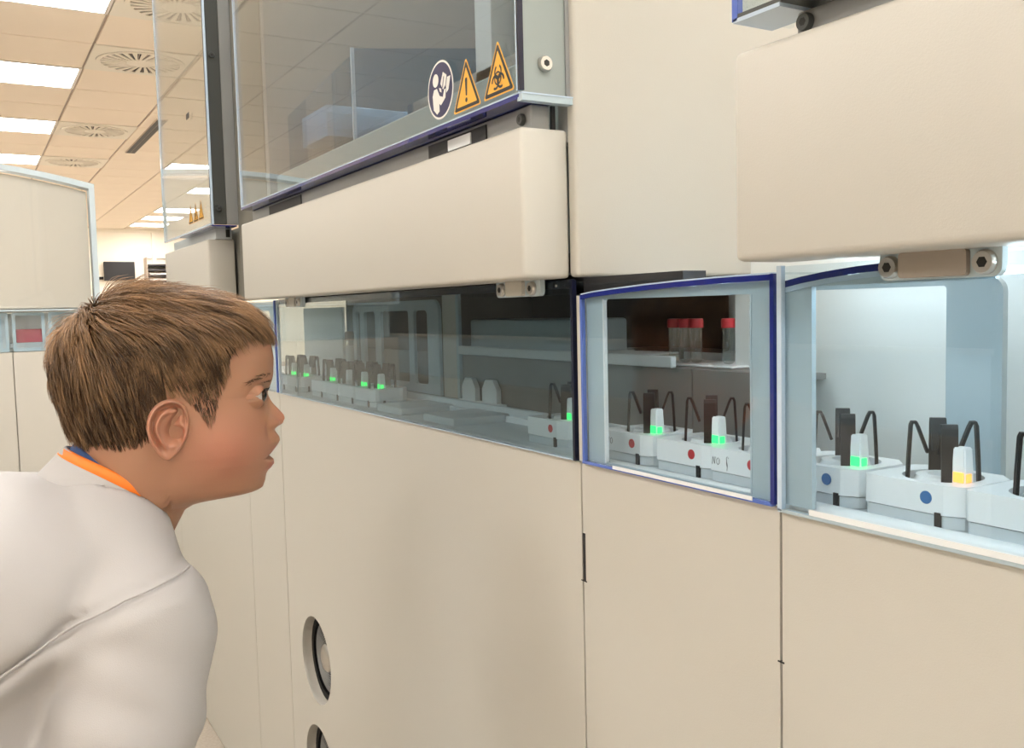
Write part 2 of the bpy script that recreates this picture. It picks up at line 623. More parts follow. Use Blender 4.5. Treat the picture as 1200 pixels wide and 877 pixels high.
# metal rail between beam and shield
box('shield_rail', 0.450, 0.470, 0.718, 1.66, BZ1 - .002, 1.2335, 'greymetal', u1, 0.001, 1)
screw_dark(u1, (0.450, 0.733, 1.2222), 0.0055)
box('rail_slot', 0.4485, 0.4502, 0.80, 0.93, 1.2150, 1.2300, 'dark', u1)
box('rail_clip', 0.4470, 0.4490, 0.83, 0.88, 1.2165, 1.2275, 'white', u1)
box('rail_slot', 0.4485, 0.4502, 1.38, 1.55, 1.2150, 1.2300, 'dark', u1)
box('rail_gap', 0.471, 0.475, 0.7165, 0.7195, BZ1, 1.2335, 'dark', u1)

# clear shield 1
SX, SZ0 = 0.430, 1.2385
sh = MB()
sh.plate(rrect(0.705, 1.656, SZ0, 2.2, 0.004, 2), [], 'x', SX, SX + 0.004)
sh1 = sh.build('clear_shield', 'acrylic', u1)
b = MB()
b.box(SX + .0045, D, 0.7055, 0.7065, SZ0, 2.2)
b.build('shield_end', 'greygreen', sh1)
strip(sh1, SX - .0006, SX + .0048, 0.7042, 0.7068, SZ0 + .003, 2.2, 'black_edge')
strip(sh1, SX - .0006, SX + .0030, 0.7068, 0.7090, SZ0 + .003, 2.2, 'ice_edge')
strip(sh1, SX - .0005, SX + .0045, 0.7055, 1.656, SZ0 - .0002, SZ0 + .0012, 'ice_edge')
strip(sh1, SX - .0004, SX + .0045, 0.7055, 1.656, SZ0 - .0030, SZ0 - .0002, 'navy_edge')
strip(sh1, SX - .0004, SX + .0400, 0.7080, 1.656, SZ0 - .0045, SZ0 - .0030, 'navy_edge', 'bottom_flange')
strip(sh1, SX - .0002, D + .002, 0.7000, 0.7085, SZ0 - .0065, SZ0 - .0008, 'bluegrey', 'corner_flange')
strip(sh1, SX - .0004, D + .002, 0.6994, 0.7040, SZ0 - .0008, SZ0 + .0006, 'ice_edge')
strip(sh1, D - .004, D + .0005, 0.7035, 0.7070, SZ0 + .001, 2.2, 'greymetal')
strip(sh1, SX - .0005, SX + .0035, 1.654, 1.6585, SZ0, 2.2, 'ice_edge')
screw(sh1, (0.4569, 0.7050, 1.2667), 0.0070, 'y', -1)


# warning signs on the shield (flat print, drawn in (y, z) metres, seen from -X: picture right = -y)
def sign(name, par, cy, cz, size, draw, x):
    b = MB()
    mats = ['sig_white', 'sig_yellow', 'sig_black', 'sig_navy']
    layer = [0]

    def poly(pts, mi):
        layer[0] += 1
        xx = x - 0.00012 * layer[0]
        b.add([(xx, cy - p[0] * size, cz + p[1] * size) for p in pts], [list(range(len(pts)))], mi)

    def ring(cx_, cy_, ro, ri, mi, a0=0, a1=360, n=26):
        layer[0] += 1
        xx = x - 0.00012 * layer[0]
        vs, fs = [], []
        for k in range(n + 1):
            t = radians(a0 + (a1 - a0) * k / n)
            for r in (ro, ri):
                vs.append((xx, cy - (cx_ + r * cos(t)) * size, cz + (cy_ + r * sin(t)) * size))
        for k in range(n):
            fs.append([2 * k, 2 * k + 1, 2 * k + 3, 2 * k + 2])
        b.add(vs, fs, mi)
    draw(poly, ring)
    return b.build(name, mats, par)


def rtri(s, r):
    """rounded triangle, s scale"""
    c = [(-0.5 * s, -0.289 * s), (0.5 * s, -0.289 * s), (0, 0.577 * s)]
    out = []
    for k, (st) in zip((0, 1, 2), (150, 270, 30)):
        cx_, cy_ = c[k]
        l = sqrt(cx_ * cx_ + cy_ * cy_)
        cx_, cy_ = cx_ * (1 - 2 * r / l), cy_ * (1 - 2 * r / l)
        for q in range(5):
            t = radians(st + 120 * q / 4)
            out.append((cx_ + r * cos(t), cy_ + r * sin(t)))
    return out


def draw_excl(poly, ring):
    poly(rtri(1.06, 0.035), 1)
    poly(rtri(0.97, 0.03), 2)
    poly(rtri(0.76, 0.012), 1)
    poly([(-0.045, 0.22), (-0.025, -0.06), (0.025, -0.06), (0.045, 0.22), (0.03, 0.25), (-0.03, 0.25)], 2)
    poly(circle(0, -0.135, 0.042, 14), 2)


def draw_bio(poly, ring):
    poly(rtri(1.06, 0.035), 1)
    poly(rtri(0.97, 0.03), 2)
    poly(rtri(0.76, 0.012), 1)
    for k in range(3):
        a = radians(90 + 120 * k)
        cx_, cy_ = 0.105 * cos(a), -0.02 + 0.105 * sin(a)
        d = 90 + 120 * k
        ring(cx_, cy_, 0.125, 0.085, 2, d + 28, d + 332)
    ring(0, -0.02, 0.115, 0.088, 2)
    poly(circle(0, -0.02, 0.03, 12), 2)


def draw_read(poly, ring):
    poly(circle(0, 0, 0.5, 40), 0)
    poly(circle(0, 0, 0.465, 40), 3)
    poly(circle(-0.17, 0.19, 0.115, 18), 0)
    poly([(-0.30, -0.06), (-0.24, 0.04), (-0.12, 0.045), (-0.02, -0.10), (0.10, -0.14), (0.16, -0.02), (0.22, -0.02), (0.20, -0.17), (0.02, -0.27), (-0.04, -0.23), (-0.04, -0.36), (-0.14, -0.40), (-0.27, -0.30)], 0)
    poly([(0.02, 0.10), (0.13, 0.28), (0.27, 0.20), (0.22, 0.04), (0.12, -0.02)], 0)
    poly([(0.24, 0.02), (0.29, 0.16), (0.42, 0.16), (0.33, -0.06), (0.24, -0.10)], 0)
    poly([(-0.03, 0.04), (0.00, -0.03), (0.07, -0.06), (0.06, 0.01)], 0)
    poly([(0.10, 0.02), (0.16, 0.20), (0.18, 0.19), (0.125, 0.01)], 3)


sign('read_manual_sign', sh1, 0.8593, 1.2740, 0.0585, draw_read, SX)['label'] = 'round navy sign of a figure reading a manual'
sign('caution_sign', sh1, 0.8026, 1.2600, 0.0545, draw_excl, SX)['label'] = 'yellow triangle with exclamation mark'
sign('biohazard_sign', sh1, 0.7408, 1.2605, 0.0545, draw_bio, SX)['label'] = 'yellow biohazard triangle'

# things behind the shield (parts of the analyser)
box('deck_front', 0.495, 0.505, 0.735, 1.655, 1.10, 1.298, 'greygreen', u1, 0.002, 1)
wb = MB()
wb.box(0.537, 0.70, 1.50, 1.63, 1.345, 1.397, 0.002, 2)
wb.build('white_housing', 'white', u1, smooth=0.6)
box('rail_beam', 0.62, 0.66, 0.90, 1.36, 1.34, 1.375, 'midgrey', u1, 0.003)
box('post', 0.62, 0.66, 1.085, 1.13, 1.10, 2.2, 'lightgrey', u1, 0.002)
box('post', 0.70, 0.73, 0.80, 0.84, 1.10, 2.2, 'midgrey', u1, 0.002)
box('cross_arm', 0.60, 0.72, 0.76, 0.80, 1.33, 1.40, 'lightgrey', u1, 0.004)
b = MB()
b.tube([(0.66, 0.79, 1.31), (0.66, 0.79, 1.60)], 0.016, 16)
b.build('drive_spindle', 'graphite', u1, smooth=0.8)
ia = MB()
ia.plate([(1.335, 1.25), (1.655, 1.25), (1.655, 1.405), (1.345, 1.435)], [], 'x', 0.520, 0.524)
ia.plate([(0.522, 1.25), (0.98, 1.25), (0.98, 1.50), (0.522, 1.445)], [], 'y', 1.335, 1.339)
iao = ia.build('inner_cover', 'acrylic_blue', u1)
strip(iao, .5195, .5245, 1.333, 1.337, 1.25, 1.446, 'ice_edge')

# window guard 1
g1 = MB()
g1.plate(rrect(0.7045, 1.640, WB + .0005, WT, 0.003, 2), [], 'x', D - 0.003, D + 0.001)
g1o = g1.build('track_guard', 'acrylic_smoke', u1)
strip(g1o, D - .0034, D + .0014, 0.7015, 0.7052, WB - .0005, WT, 'black_edge')
strip(g1o, D + .0015, D + .0060, 0.7060, 0.7105, WB + .002, 1.058, 'paleblue', 'guard_stiffener')
strip(g1o, D - .0034, D + .0014, 0.7052, 1.640, WB - .0005, WB + .0006, 'ice_edge')
strip(g1o, D + .0012, D + .0060, 0.7105, 1.640, WT - .007, WT + .001, 'black_edge')
strip(g1o, D - .0034, D + .0014, 1.638, 1.6415, WB, WT, 'ice_edge')
bracket(g1o, 0.7450, 0.8300, 1.0610, 1.0765, 0.7730, 0.8050)
bracket(g1o, 1.470, 1.560, 1.0605, 1.0762, 1.500, 1.530)
b = MB()
b.lathe([(0.0012, 0), (0.0012, -0.001)], (D - .0032, 0.7275, 1.0700), 'x', 10)
b.build('guard_pin', 'steel', g1o)

# interior seen through windows 1 and 2 (behind the track)
IN = u1
box('low_wall', 0.620, 0.630, 0.699, 1.640, 0.86, 0.985, 'midgrey', IN)
box('shelf', 0.630, 0.98, 0.699, 1.20, 0.976, 0.9815, 'midgrey', IN)
box('inner_ceiling', 0.52, 1.02, 0.72, 1.64, 1.0745, 1.0815, 'dark', IN)
box('divider_panel', 0.615, 0.619, 1.20, 1.245, 0.92, 1.074, 'cream', IN)
box('divider_edge', 0.6145, 0.6195, 1.192, 1.200, 0.92, 1.074, 'bluegrey', IN)
box('mid_rail', 0.612, 0.619, 0.72, 1.192, 0.9855, 0.9975, 'lightgrey', IN, 0.001, 1)
box('drive_cover', 0.632, 0.72, 0.93, 1.19, 0.982, 1.035, 'bluegrey', IN, 0.004)
# pale portal arch over the far carriers
b = MB()
b.plate(rrect(1.245, 1.60, 0.9215, 1.066, 0.02, 5, (1, 1, 0, 0)), [rrect(1.285, 1.335, 0.935, 1.050, 0.008, 3), rrect(1.355, 1.47, 0.935, 1.050, 0.006, 3), rrect(1.495, 1.545, 0.935, 1.050, 0.006, 3), rrect(1.565, 1.585, 0.935, 1.050, 0.006, 3)], 'x', 0.6085, 0.6135)
b.build('portal_arch', 'bluegrey', IN)

# ---- filler unit and far analyser
u0 = empty('filler_cabinet', (0.8, 1.77, 0), 'narrow cream filler unit joining the fan analyser to the far analyser', 'lab machine', 'cream units of the analyser row')
front_panel(u0, S3, S4)
box('carcass', D + 0.04, DEEP, S3 + .003, S4 - .003, 0.0, 0.86, 'cream_dark', u0)
box('rear_column', D, DEEP, 1.684, 1.885, CBZ + .005, 2.25, 'olive', u0, 0.003)
g = MB()
g.plate(rrect(1.655, 1.885, WB + .0005, WT, 0.003, 2), [], 'x', D - 0.003, D + 0.001)
go = g.build('track_guard', 'acrylic', u0)
strip(go, D - .0034, D + .0014, 1.653, 1.658, WB, WT, 'blue_edge')
b = MB()
b.plate(rrect(1.658, 1.885, WB + .002, WT - .002, 0.002, 2), [rrect(1.700, 1.845, WB + .012, WT - .018, 0.01, 4)], 'x', D + .002, D + .006)
b.build('guard_frame', 'paleblue', go)
box('rear_screen', 0.61, 0.615, 1.66, 1.89, 0.925, 1.06, 'whiteboard', u0)

uf = empty('lab_analyser', (0.8, 2.5, 0), 'far cream analyser with graphite post beside its clear shield', 'lab machine', 'cream units of the analyser row')
front_panel(uf, S4, 2.65)
front_panel(uf, 2.65, FAR)
box('carcass', D + 0.04, DEEP, S4 + .003, FAR, 0.0, 0.86, 'cream_dark', uf)
b = MB()
b.box(BX, D + 0.006, 1.948, 2.416, BZ0, 1.206, 0.004, 3)
b.build('beam_cover', 'cream', uf, smooth=0.6)
box('rear_post', 0.500, 0.56, 1.895, 1.955, 1.23, 2.15, 'olive', uf)
box('rear_plate', 0.494, 0.56, 1.895, 2.40, 1.082, 1.229, 'olive', uf)
box('beam_bracket', 0.450, 0.482, 1.942, 2.38, 1.2065, 1.2290, 'lightgrey', uf)
box('bracket_slot', 0.470, 0.478, 1.9395, 1.9425, 1.210, 1.226, 'dark', uf)
b = MB()
b.plate(rrect(1.888, 2.39, 1.2315, 2.15, 0.004, 2), [], 'x', SX, SX + .004)
shf = b.build('clear_shield', 'acrylic', uf)
strip(shf, SX - .0006, SX + .0048, 1.8875, 1.8905, 1.2315, 2.15, 'black_edge')
strip(shf, SX - .0002, SX + .0040, 1.8835, 1.8875, 1.2315, 2.15, 'ice_edge')
strip(shf, SX - .0005, SX + .0045, 2.372, 2.392, 1.2315, 1.33, 'bluegrey')
strip(shf, SX - .0005, SX + .0045, 2.386, 2.393, 1.33, 2.15, 'ice_edge')
strip(shf, SX - .0005, SX + .0045, 1.888, 2.39, 1.2295, 1.2335, 'ice_edge')
strip(shf, SX - .0002, D - .004, 1.886, 2.20, 1.2270, 1.2295, 'navy_edge', 'bottom_flange')
box('end_post', SX + .005, 0.4600, 1.8860, 1.8905, 1.2305, 2.15, 'graphite', uf, 0.001, 1)
box('end_post', 0.4605, 0.483, 1.8865, 1.8905, 1.2305, 2.15, 'greymetal', uf, 0.001, 1)
screw_dark(uf, (0.4445, 1.886, 1.560), 0.006, 'y')
screw_dark(uf, (0.4445, 1.886, 1.262), 0.006, 'y')
sign('caution_sign', shf, 1.975, 1.262, 0.045, draw_excl, SX)
sign('biohazard_sign', shf, 2.025, 1.262, 0.045, draw_bio, SX)
sign('caution_sign', shf, 2.075, 1.262, 0.045, draw_excl, SX)
box('product_mark', SX - .0003, SX - .0001, 2.045, 2.075, 1.468, 1.480, 'sig_black', shf)
g = MB()
g.plate(rrect(1.895, 2.64, WB + .0005, WT, 0.003, 2), [], 'x', D - 0.003, D + 0.001)
g.build('track_guard', 'acrylic', uf)

# ---- bridge unit with window 2
u2 = empty('track_bridge', (0.8, 0.575, 0), 'narrow cream bridge unit with a blue-edged clear track hood', 'lab machine', 'cream units of the analyser row')
front_panel(u2, S1, S2)
box('carcass', D + 0.04, DEEP, S1 + .003, S2 - .003, 0.0, 0.86, 'cream_dark', u2)
box('seam_notch', D - .0004, D + .003, S1 - .003, S1 + .003, 0.7950, 0.7962, 'dark', u2)
box('seam_notch', D - .0004, D + .003, S2 - .006, S2 + .003, 0.7940, 0.7950, 'dark', u2)
# hood front: outline with arched top
ytop = [(0.6870, 1.0605), (0.6700, 1.0622), (0.6400, 1.0640), (0.6000, 1.0660), (0.5600, 1.0675), (0.5100, 1.0687), (0.4580, 1.0692)]
out2 = [(0.4580, WB + .001), (0.6870, WB + .001)] + ytop
b = MB()
b.plate(out2, [], 'x', D - 0.004, D - 0.001)
hood = b.build('track_hood', 'acrylic', u2)


def ribbon(par, loop, x0, x1, wd, m, name='edge_strip'):
    """band following an open polyline in (y,z), wd = width inwards (down)"""
    b = MB()
    for (a, c) in zip(loop[:-1], loop[1:]):
        vs = [(x0, a[0], a[1]), (x0, c[0], c[1]), (x0, c[0], c[1] - wd), (x0, a[0], a[1] - wd),
              (x1, a[0], a[1]), (x1, c[0], c[1]), (x1, c[0], c[1] - wd), (x1, a[0], a[1] - wd)]
        b.add(vs, [[0, 1, 2, 3], [7, 6, 5, 4], [0, 4, 5, 1], [3, 2, 6, 7], [0, 3, 7, 4], [1, 5, 6, 2]])
    return b.build(name, m, par)


ribbon(hood, ytop, D - .0046, D - .0004, 0.0042, 'navy_edge')
ribbon(hood, [(y, z + .0012) for y, z in ytop], D - .0040, D + .002, 0.0014, 'ice_edge')
strip(hood, D - .0046, D - .0004, 0.4555, 0.4590, WB + .001, 1.0695, 'navy_edge')
strip(hood, D - .0044, D - .0004, 0.6858, 0.6885, WB + .001, 1.0600, 'blue_edge')
strip(hood, D - .0046, D - .0004, 0.4575, 0.6885, WB - .0006, WB + .0020, 'blue_edge')
strip(hood, D - .0052, D - .0046, 0.4760, 0.6420, WB + .0006, WB + .0036, 'white', 'lip_glint')  # white strip stands in for the glint along the hood's lower edge
b = MB()
b.plate([(0.4600, WB + .002), (0.6855, WB + .002), (0.6855, 1.0570), (0.64, 1.0605), (0.56, 1.0635), (0.4600, 1.0650)], [rrect(0.4815, 0.6600, WB + .003, 1.0560, 0.003, 3)], 'x', D + 0.001, D + 0.005)
b.build('hood_frame', 'bluegrey', hood)
b = MB()
b.box(D - .001, 0.62, 0.4585, 0.6870, 1.0690, 1.0705)
b.build('hood_top', 'acrylic', hood)
box('opening_rim', D + .0005, D + .004, 0.6590, 0.6606, WB + .003, 1.056, 'white', hood)
box('opening_rim', D + .0005, D + .012, 0.4815, 0.4830, WB + .003, 1.056, 'paleblue', hood)
box('cream_jamb', D - .002, D + .012, 0.6890, 0.6968, WB + .001, 1.0600, 'cream', u2)
box('low_wall', 0.620, 0.630, 0.600, 0.697, 0.86, 0.985, 'midgrey', u2)
box('shelf', 0.630, 0.98, 0.600, 0.697, 0.976, 0.9815, 'midgrey', u2)
box('hood_gap_shade', D + .006, D + .03, 0.560, 0.6965, 1.0585, 1.0765, 'dark', u2)  # dark box stands in for the shade in the gap above the hood
box('unseen_led_bar', D + .007, D + .017, 0.47, 0.62, 1.0600, 1.0640, 'unseen_led', u2)  # added light bar, out of view, brightens the track under the hood

# ---- unit with window 3 (passes the camera on the right)
u3 = empty('lab_analyser', (0.8, -0.3, 0), 'cream analyser whose clear guard shows carriers with blue dots', 'lab machine', 'cream units of the analyser row')
front_panel(u3, -1.2, S1)
box('carcass', D + 0.04, DEEP, -1.2, S1 - .003, 0.0, 0.86, 'cream_dark', u3)
b = MB()
b.box(BX, D + 0.002, -1.2, 0.4475, BZ0, 1.2100, 0.005, 3)
b.build('beam_cover', 'cream', u3, smooth=0.6)
box('beam_back', D + .002, 0.56, -1.2, 0.4475, BZ0 + .004, 1.20, 'cream_dark', u3)
box('shield_rail', 0.450, 0.468, -1.2, 0.4085, 1.209, 1.2270, 'greymetal', u3, 0.002)
screw_dark(u3, (0.450, 0.4005, 1.2190), 0.0058)
b = MB()
b.plate(rrect(-1.2, 0.4440, 1.2310, 2.1, 0.004, 2), [], 'x', SX + .002, SX + .006)
b.box(SX + .006, D, 0.4400, 0.4440, 1.2310, 2.1)
sh3 = b.build('clear_shield', 'acrylic', u3)
strip(sh3, SX + .0015, SX + .0065, 0.4405, 0.4450, 1.2285, 1.2450, 'blue_edge')
strip(sh3, SX + .0015, SX + .036, 0.405, 0.4440, 1.2275, 1.2300, 'ice_edge')
strip(sh3, SX + .0015, SX + .036, -1.2, 0.4400, 1.2300, 1.2325, 'graphite')
# guard 3
g = MB()
g.plate(rrect(-1.2, 0.4515, WB - .001, 1.0740, 0.003, 2), [], 'x', D - 0.004, D - 0.001)
g3 = g.build('track_guard', 'acrylic', u3)
strip(g3, D - .0046, D - .0006, 0.4485, 0.4525, WB - .002, 1.0745, 'ice_edge')
strip(g3, D - .0046, D - .0006, -1.2, 0.4520, WB - .003, WB - .0008, 'bluegrey')
strip(g3, D - .0052, D - .0046, -1.2, 0.4240, WB - .0005, WB + .0034, 'white', 'lip_glint')  # white lip of the guard, its bright glint put into the colour
bracket(g3, 0.2895, 0.3655, 1.0610, 1.0765, 0.3075, 0.3500, 'taupe')
arch = [(0.4500, 1.0640), (0.435, 1.0665), (0.415, 1.0690), (0.390, 1.0712), (0.365, 1.0725), (0.33, 1.0732)]
ribbon(g3, arch, D - .0005, D + .003, 0.0045, 'navy_edge')
ribbon(g3, [(y, z - .0046) for y, z in arch], D - .0005, D + .006, 0.0035, 'ice_edge')
b = MB()
b.plate([(0.4268, WB + .002), (0.4500, WB + .002), (0.4500, 1.0580), (0.435, 1.0625), (0.415, 1.0650), (0.375, 1.0670), (0.30, 1.0680), (0.30, 1.0600), (0.4268, 1.0595)], [], 'x', D + 0.001, D + 0.005)
b.build('guard_frame', 'bluegrey', g3)
# pale back panel with the bright opening
b = MB()
b.plate(rrect(0.3780, 0.5950, 0.9000, 1.0640, 0.010, 5, (0, 1, 0, 0))[:0] + rrect(0.3785, 0.5950, 0.9000, 1.0640, 0.010, 5, (0, 1, 1, 0)), [rrect(0.4215, 0.5560, 0.9195, 1.0590, 0.003, 3)], 'x', 0.6200, 0.6260)
b.build('back_panel', 'bluegrey', u3)
box('bright_screen', 0.70, 0.705, 0.36, 0.72, 0.88, 1.10, 'whiteboard', u3)
box('opening_sill', 0.610, 0.6195, 0.3785, 0.575, 0.905, 0.9205, 'white', u3, 0.002)
box('inner_wall', 0.86, 0.865, -1.2, 0.45, 0.86, 1.20, 'cream', u3)
box('next_frame', 0.60, 0.606, -0.30, 0.345, 0.925, 1.06, 'paleblue', u3)
box('unseen_led_bar', D + .007, D + .017, 0.05, 0.42, 1.0625, 1.0665, 'unseen_led', u3)  # added light bar, tucked behind the guard frame, lights the carriers
box('unseen_led_bar', 0.645, 0.655, 0.40, 0.56, 1.100, 1.105, 'unseen_led', u3)  # added light bar, out of view, brightens the white surface behind the opening

# ---- corner analyser standing across the row
YL = 4.5
ul = empty('corner_analyser', (-0.1, YL + .4, 0), 'cream analyser with arched clear guard standing across the aisle behind the child', 'lab machine')
for (xa, xb) in ((-1.0, -0.45), (-0.45, 0.165), (0.165, 0.56)):
    b = MB()
    b.plate(rrect(xa + .002, xb - .002, 0.002, 0.912, 0.003, 2), [], 'y', YL, YL + .02)
    b.build('front_panel', 'cream', ul)
box('carcass', -1.0, 0.56, YL + .021, YL + .7, 0.0, 0.912, 'cream', ul)
box('strip_back', -1.0, 0.56, YL + .12, YL + .13, 0.912, 1.08, 'whiteboard', ul)
for (xa, xb) in ((-0.4, 0.095), (0.118, 0.155), (0.17, 0.295), (0.31, 0.55)):
    b = MB()
    b.plate(rrect(xa, xb, 0.915, 1.082, 0.006, 3), [rrect(xa + .012, xb - .012, 0.930, 1.070, 0.004, 3)], 'y', YL + .004, YL + .012)
    b.build('window_frame', 'paleblue', ul)
b = MB()
b.box(-1.0, 0.56, YL, YL + .003, 0.914, 1.084)
b.build('window_pane', 'acrylic', ul)
box('dark_post', 0.118, 0.150, YL + .013, YL + .03, 0.915, 1.08, 'lightgrey', ul)
box('reagent_tray', 0.185, 0.290, YL + .05, YL + .11, 0.952, 1.010, 'redbox', ul, 0.004)
box('tray_shelf', 0.16, 0.56, YL + .04, YL + .118, 0.930, 0.951, 'lightgrey', ul)
box('upper_body', -1.0, 0.46, YL + .03, YL + .7, 1.085, 1.60, 'cream', ul, 0.01)
box('ledge', -1.0, 0.34, YL - .012, YL + .03, 1.098, 1.110, 'cream', ul, 0.003)


def arc_top(x0, x1, z0, ze, zm, n=16):
    return [(x1 + (x0 - x1) * k / n, ze + (zm - ze) * (1 - (2 * k / n - 1) ** 2)) for k in range(n + 1)]


outer = [(-1.0, 1.088), (0.52, 1.088)] + arc_top(-1.0, 0.52, 0, 1.640, 1.735)
inner = [(-0.98, 1.095), (0.498, 1.095)] + arc_top(-0.98, 0.498, 0, 1.620, 1.713)
b = MB()
b.plate(outer, [inner], 'y', YL - .03, YL + .05)
ag = b.build('arched_guard', 'paleblue', ul)
b = MB()
b.plate(inner, [], 'y', YL - .025, YL - .021)
b.build('guard_pane', 'acrylic_clear', ag)
b = MB()
b.plate([(-0.97, 1.10), (0.488, 1.10)] + arc_top(-0.97, 0.488, 0, 1.608, 1.701), [], 'y', YL + .0, YL + .028)
b.build('cream_backing', 'cream', ag)

# ================================================================== TUBE CARRIERS
CARX = 0.551


def make_carrier():
    c = empty('tube_carrier', (CARX, 0, TZ + .0005), local=True)
    # body: chamfered plan, front = -x
    hl, hw = 0.0365, 0.031
    plan = [(-hw, hl - .003), (-hw, -hl + .013), (-hw + .006, -hl + .002), (-hw + .011, -hl), (hw - .012, -hl), (hw, -hl + .012), (hw, hl - .008), (hw - .008, hl), (-hw + .003, hl)]
    b = MB()
    b.plate(plan, [[(p[0], p[1]) for p in circle(0.0, -0.002, 0.0250, 28)]], 'z', 0.0085, 0.0275)
    b.build('body', 'white', c)
    b = MB()
    b.plate([(p[0] * .97, p[1] * .985) for p in plan], [], 'z', 0.0, 0.0078)
    b.build('base', 'trackgrey', c)
    b = MB()
    b.lathe([(0.0249, 0.009), (0.0249, 0.0125)], (0, -0.002, 0), n=28)
    b.build('pocket_floor', 'graphite', c)
    b = MB()
    b.lathe([(0.0185, 0.0125), (0.0185, 0.024), (0.0165, 0.0285), (0.0095, 0.0290), (0.0095, 0.020)], (0, -0.002, 0), n=28)
    b.build('hub', 'white', c, smooth=0.6)
    # four leaf springs
    for k in range(4):
        a = pi / 4 + pi / 2 * k
        d = Vector((cos(a), sin(a), 0))
        n_ = Vector((-sin(a), cos(a), 0))
        path = [(0.0222, 0.014), (0.0212, 0.040), (0.0200, 0.0610), (0.0192, 0.0632), (0.0170, 0.0632), (0.0155, 0.0600), (0.0095, 0.0430)]
        wd = 0.0050 if k % 2 == 0 else 0.0029
        b = MB()
        vs, fs = [], []
        for q, (r, z) in enumerate(path):
            p0 = Vector(path[max(q - 1, 0)])
            p1 = Vector(path[min(q + 1, len(path) - 1)])
            tg = (p1 - p0).normalized()
            nr = Vector((tg.y, -tg.x)) * 0.0010
            for (s, e) in ((-1, -1), (1, -1), (1, 1), (-1, 1)):
                vs.append(d * (r + nr.x * e) + n_ * (wd * s) + Vector((0, -0.002, z + nr.y * e)))
        for q in range(len(path) - 1):
            for s in range(4):
                fs.append([q * 4 + s, q * 4 + (s + 1) % 4, (q + 1) * 4 + (s + 1) % 4, (q + 1) * 4 + s])
        fs += [[3, 2, 1, 0], [len(vs) - 4, len(vs) - 3, len(vs) - 2, len(vs) - 1]]
        b.add(vs, fs)
        b.build('clip_spring', 'black', c, recalc=True)
    # status block, tapered
    b = bmesh.new()
    bmesh.ops.create_cube(b, size=1)
    for v in b.verts:
        tp = 0.80 if v.co.z > 0 else 1.0
        v.co = Vector((-0.0100 + v.co.x * 0.0105 * tp, -0.0225 + v.co.y * 0.0105 * tp, 0.0370 + v.co.z * 0.026))
    bmesh.ops.bevel(b, geom=list(b.edges), offset=0.0008, segments=2, affect='EDGES')
    q = MB()
    q.bm(b)
    q.build('status_block', 'white', c, smooth=0.6)
    # feet
    for (x, y) in ((-0.0305, -0.020), (-0.012, -0.0366)):
        b = MB()
        b.box(x - .0015, x + .0015, y - .002, y + .002, 0.0, 0.0100)
        b.build('black_foot', 'black', c)
    return c


def led_part(c, m):
    b = MB()
    b.box(-0.0157, -0.0147, -0.0270, -0.0195, 0.0278, 0.0345, 0.0004, 1)
    b.box(-0.0140, -0.0085, -0.0282, -0.0272, 0.0278, 0.0335, 0.0004, 1)
    return b.build('status_light', m, c, smooth=0.6)


def dot_part(c, m):
    b = MB()
    b.lathe([(0.0042, 0.0), (0.0042, -0.0003)], (-0.0310, -0.0115, 0.0185), 'x', 20)
    return b.build('dot_sticker', m, c)


def writing(c, strokes, y0, z0, s):
    b = MB()
    for st in strokes:
        b.tube([(-0.0311, y0 - p[0] * s, z0 + p[1] * s) for p in st], 0.00022, 5)
    return b.build('handwriting', 'ink', c)


NO = [[(0, 0), (0.12, 1), (0.45, 0.1), (0.55, 1.05)], [(1.15, 0.95), (0.85, 0.7), (0.85, 0.2), (1.1, 0.0), (1.35, 0.25), (1.38, 0.75), (1.15, 0.95)]]
SQ = [[(2.9, 1.3), (2.7, 1.1), (2.75, 0.6), (2.9, 0.2), (2.8, -0.6)], [(3.0, 1.2), (3.1, 1.1)], [(2.75, 0.9), (2.72, 0.3), (2.85, -0.1)]]
proto_c = make_carrier()
specs = [
    (0.304, None, None, 'white tube carrier at the right end behind the clear guard, nothing lit'),
    (0.378, 'led_orange', 'sticker_blue', 'white tube carrier with orange status light and blue dot sticker'),
    (0.457, 'led_green', 'sticker_blue', 'white tube carrier with green light and blue dot beside the bright opening'),
    (0.530, 'led_off', 'sticker_red', 'white tube carrier with red dot and handwritten NO at the bridge window edge'),
    (0.599, 'led_green', 'sticker_red', 'white tube carrier with green light in the middle of the blue-edged hood'),
    (0.680, 'led_green', 'sticker_red', 'white tube carrier with red dot marked NO at the cream jamb end of the hood'),
    (0.817, 'led_green', 'sticker_red', 'lone white tube carrier with red dot behind the smoky window edge'),
    (1.334, 'led_green', None, 'white tube carrier leading the far queue on the conveyor'),
    (1.402, 'led_green', None, 'white tube carrier second in the far queue, green light on'),
    (1.470, 'led_off', None, 'unlit white tube carrier holding the brown-capped tube'),
    (1.548, 'led_green', None, 'white tube carrier just behind the brown-capped tube'),
    (1.692, 'led_green', None, 'white tube carrier by the filler unit, green light on'),
    (1.767, 'led_green', None, 'white tube carrier last in the far queue, beside the filler unit'),
]
for k, (y, led, dot, label) in enumerate(specs):
    c = copy_tree(proto_c)
    c.location = (CARX, y, TZ + .0005)
    tag(c, label, 'tube carrier', 'tube carriers on the conveyor')
    if led:
        led_part(c, led)
    if dot:
        dot_part(c, dot)
    if y == 0.530:
        writing(c, NO + SQ, 0.032, 0.014, 0.0060)
    if y == 0.680:
        writing(c, NO, 0.006 + 0.02, 0.015, 0.0060)
for ch in list(proto_c.children):
    bpy.data.objects.remove(ch)
bpy.data.objects.remove(proto_c)


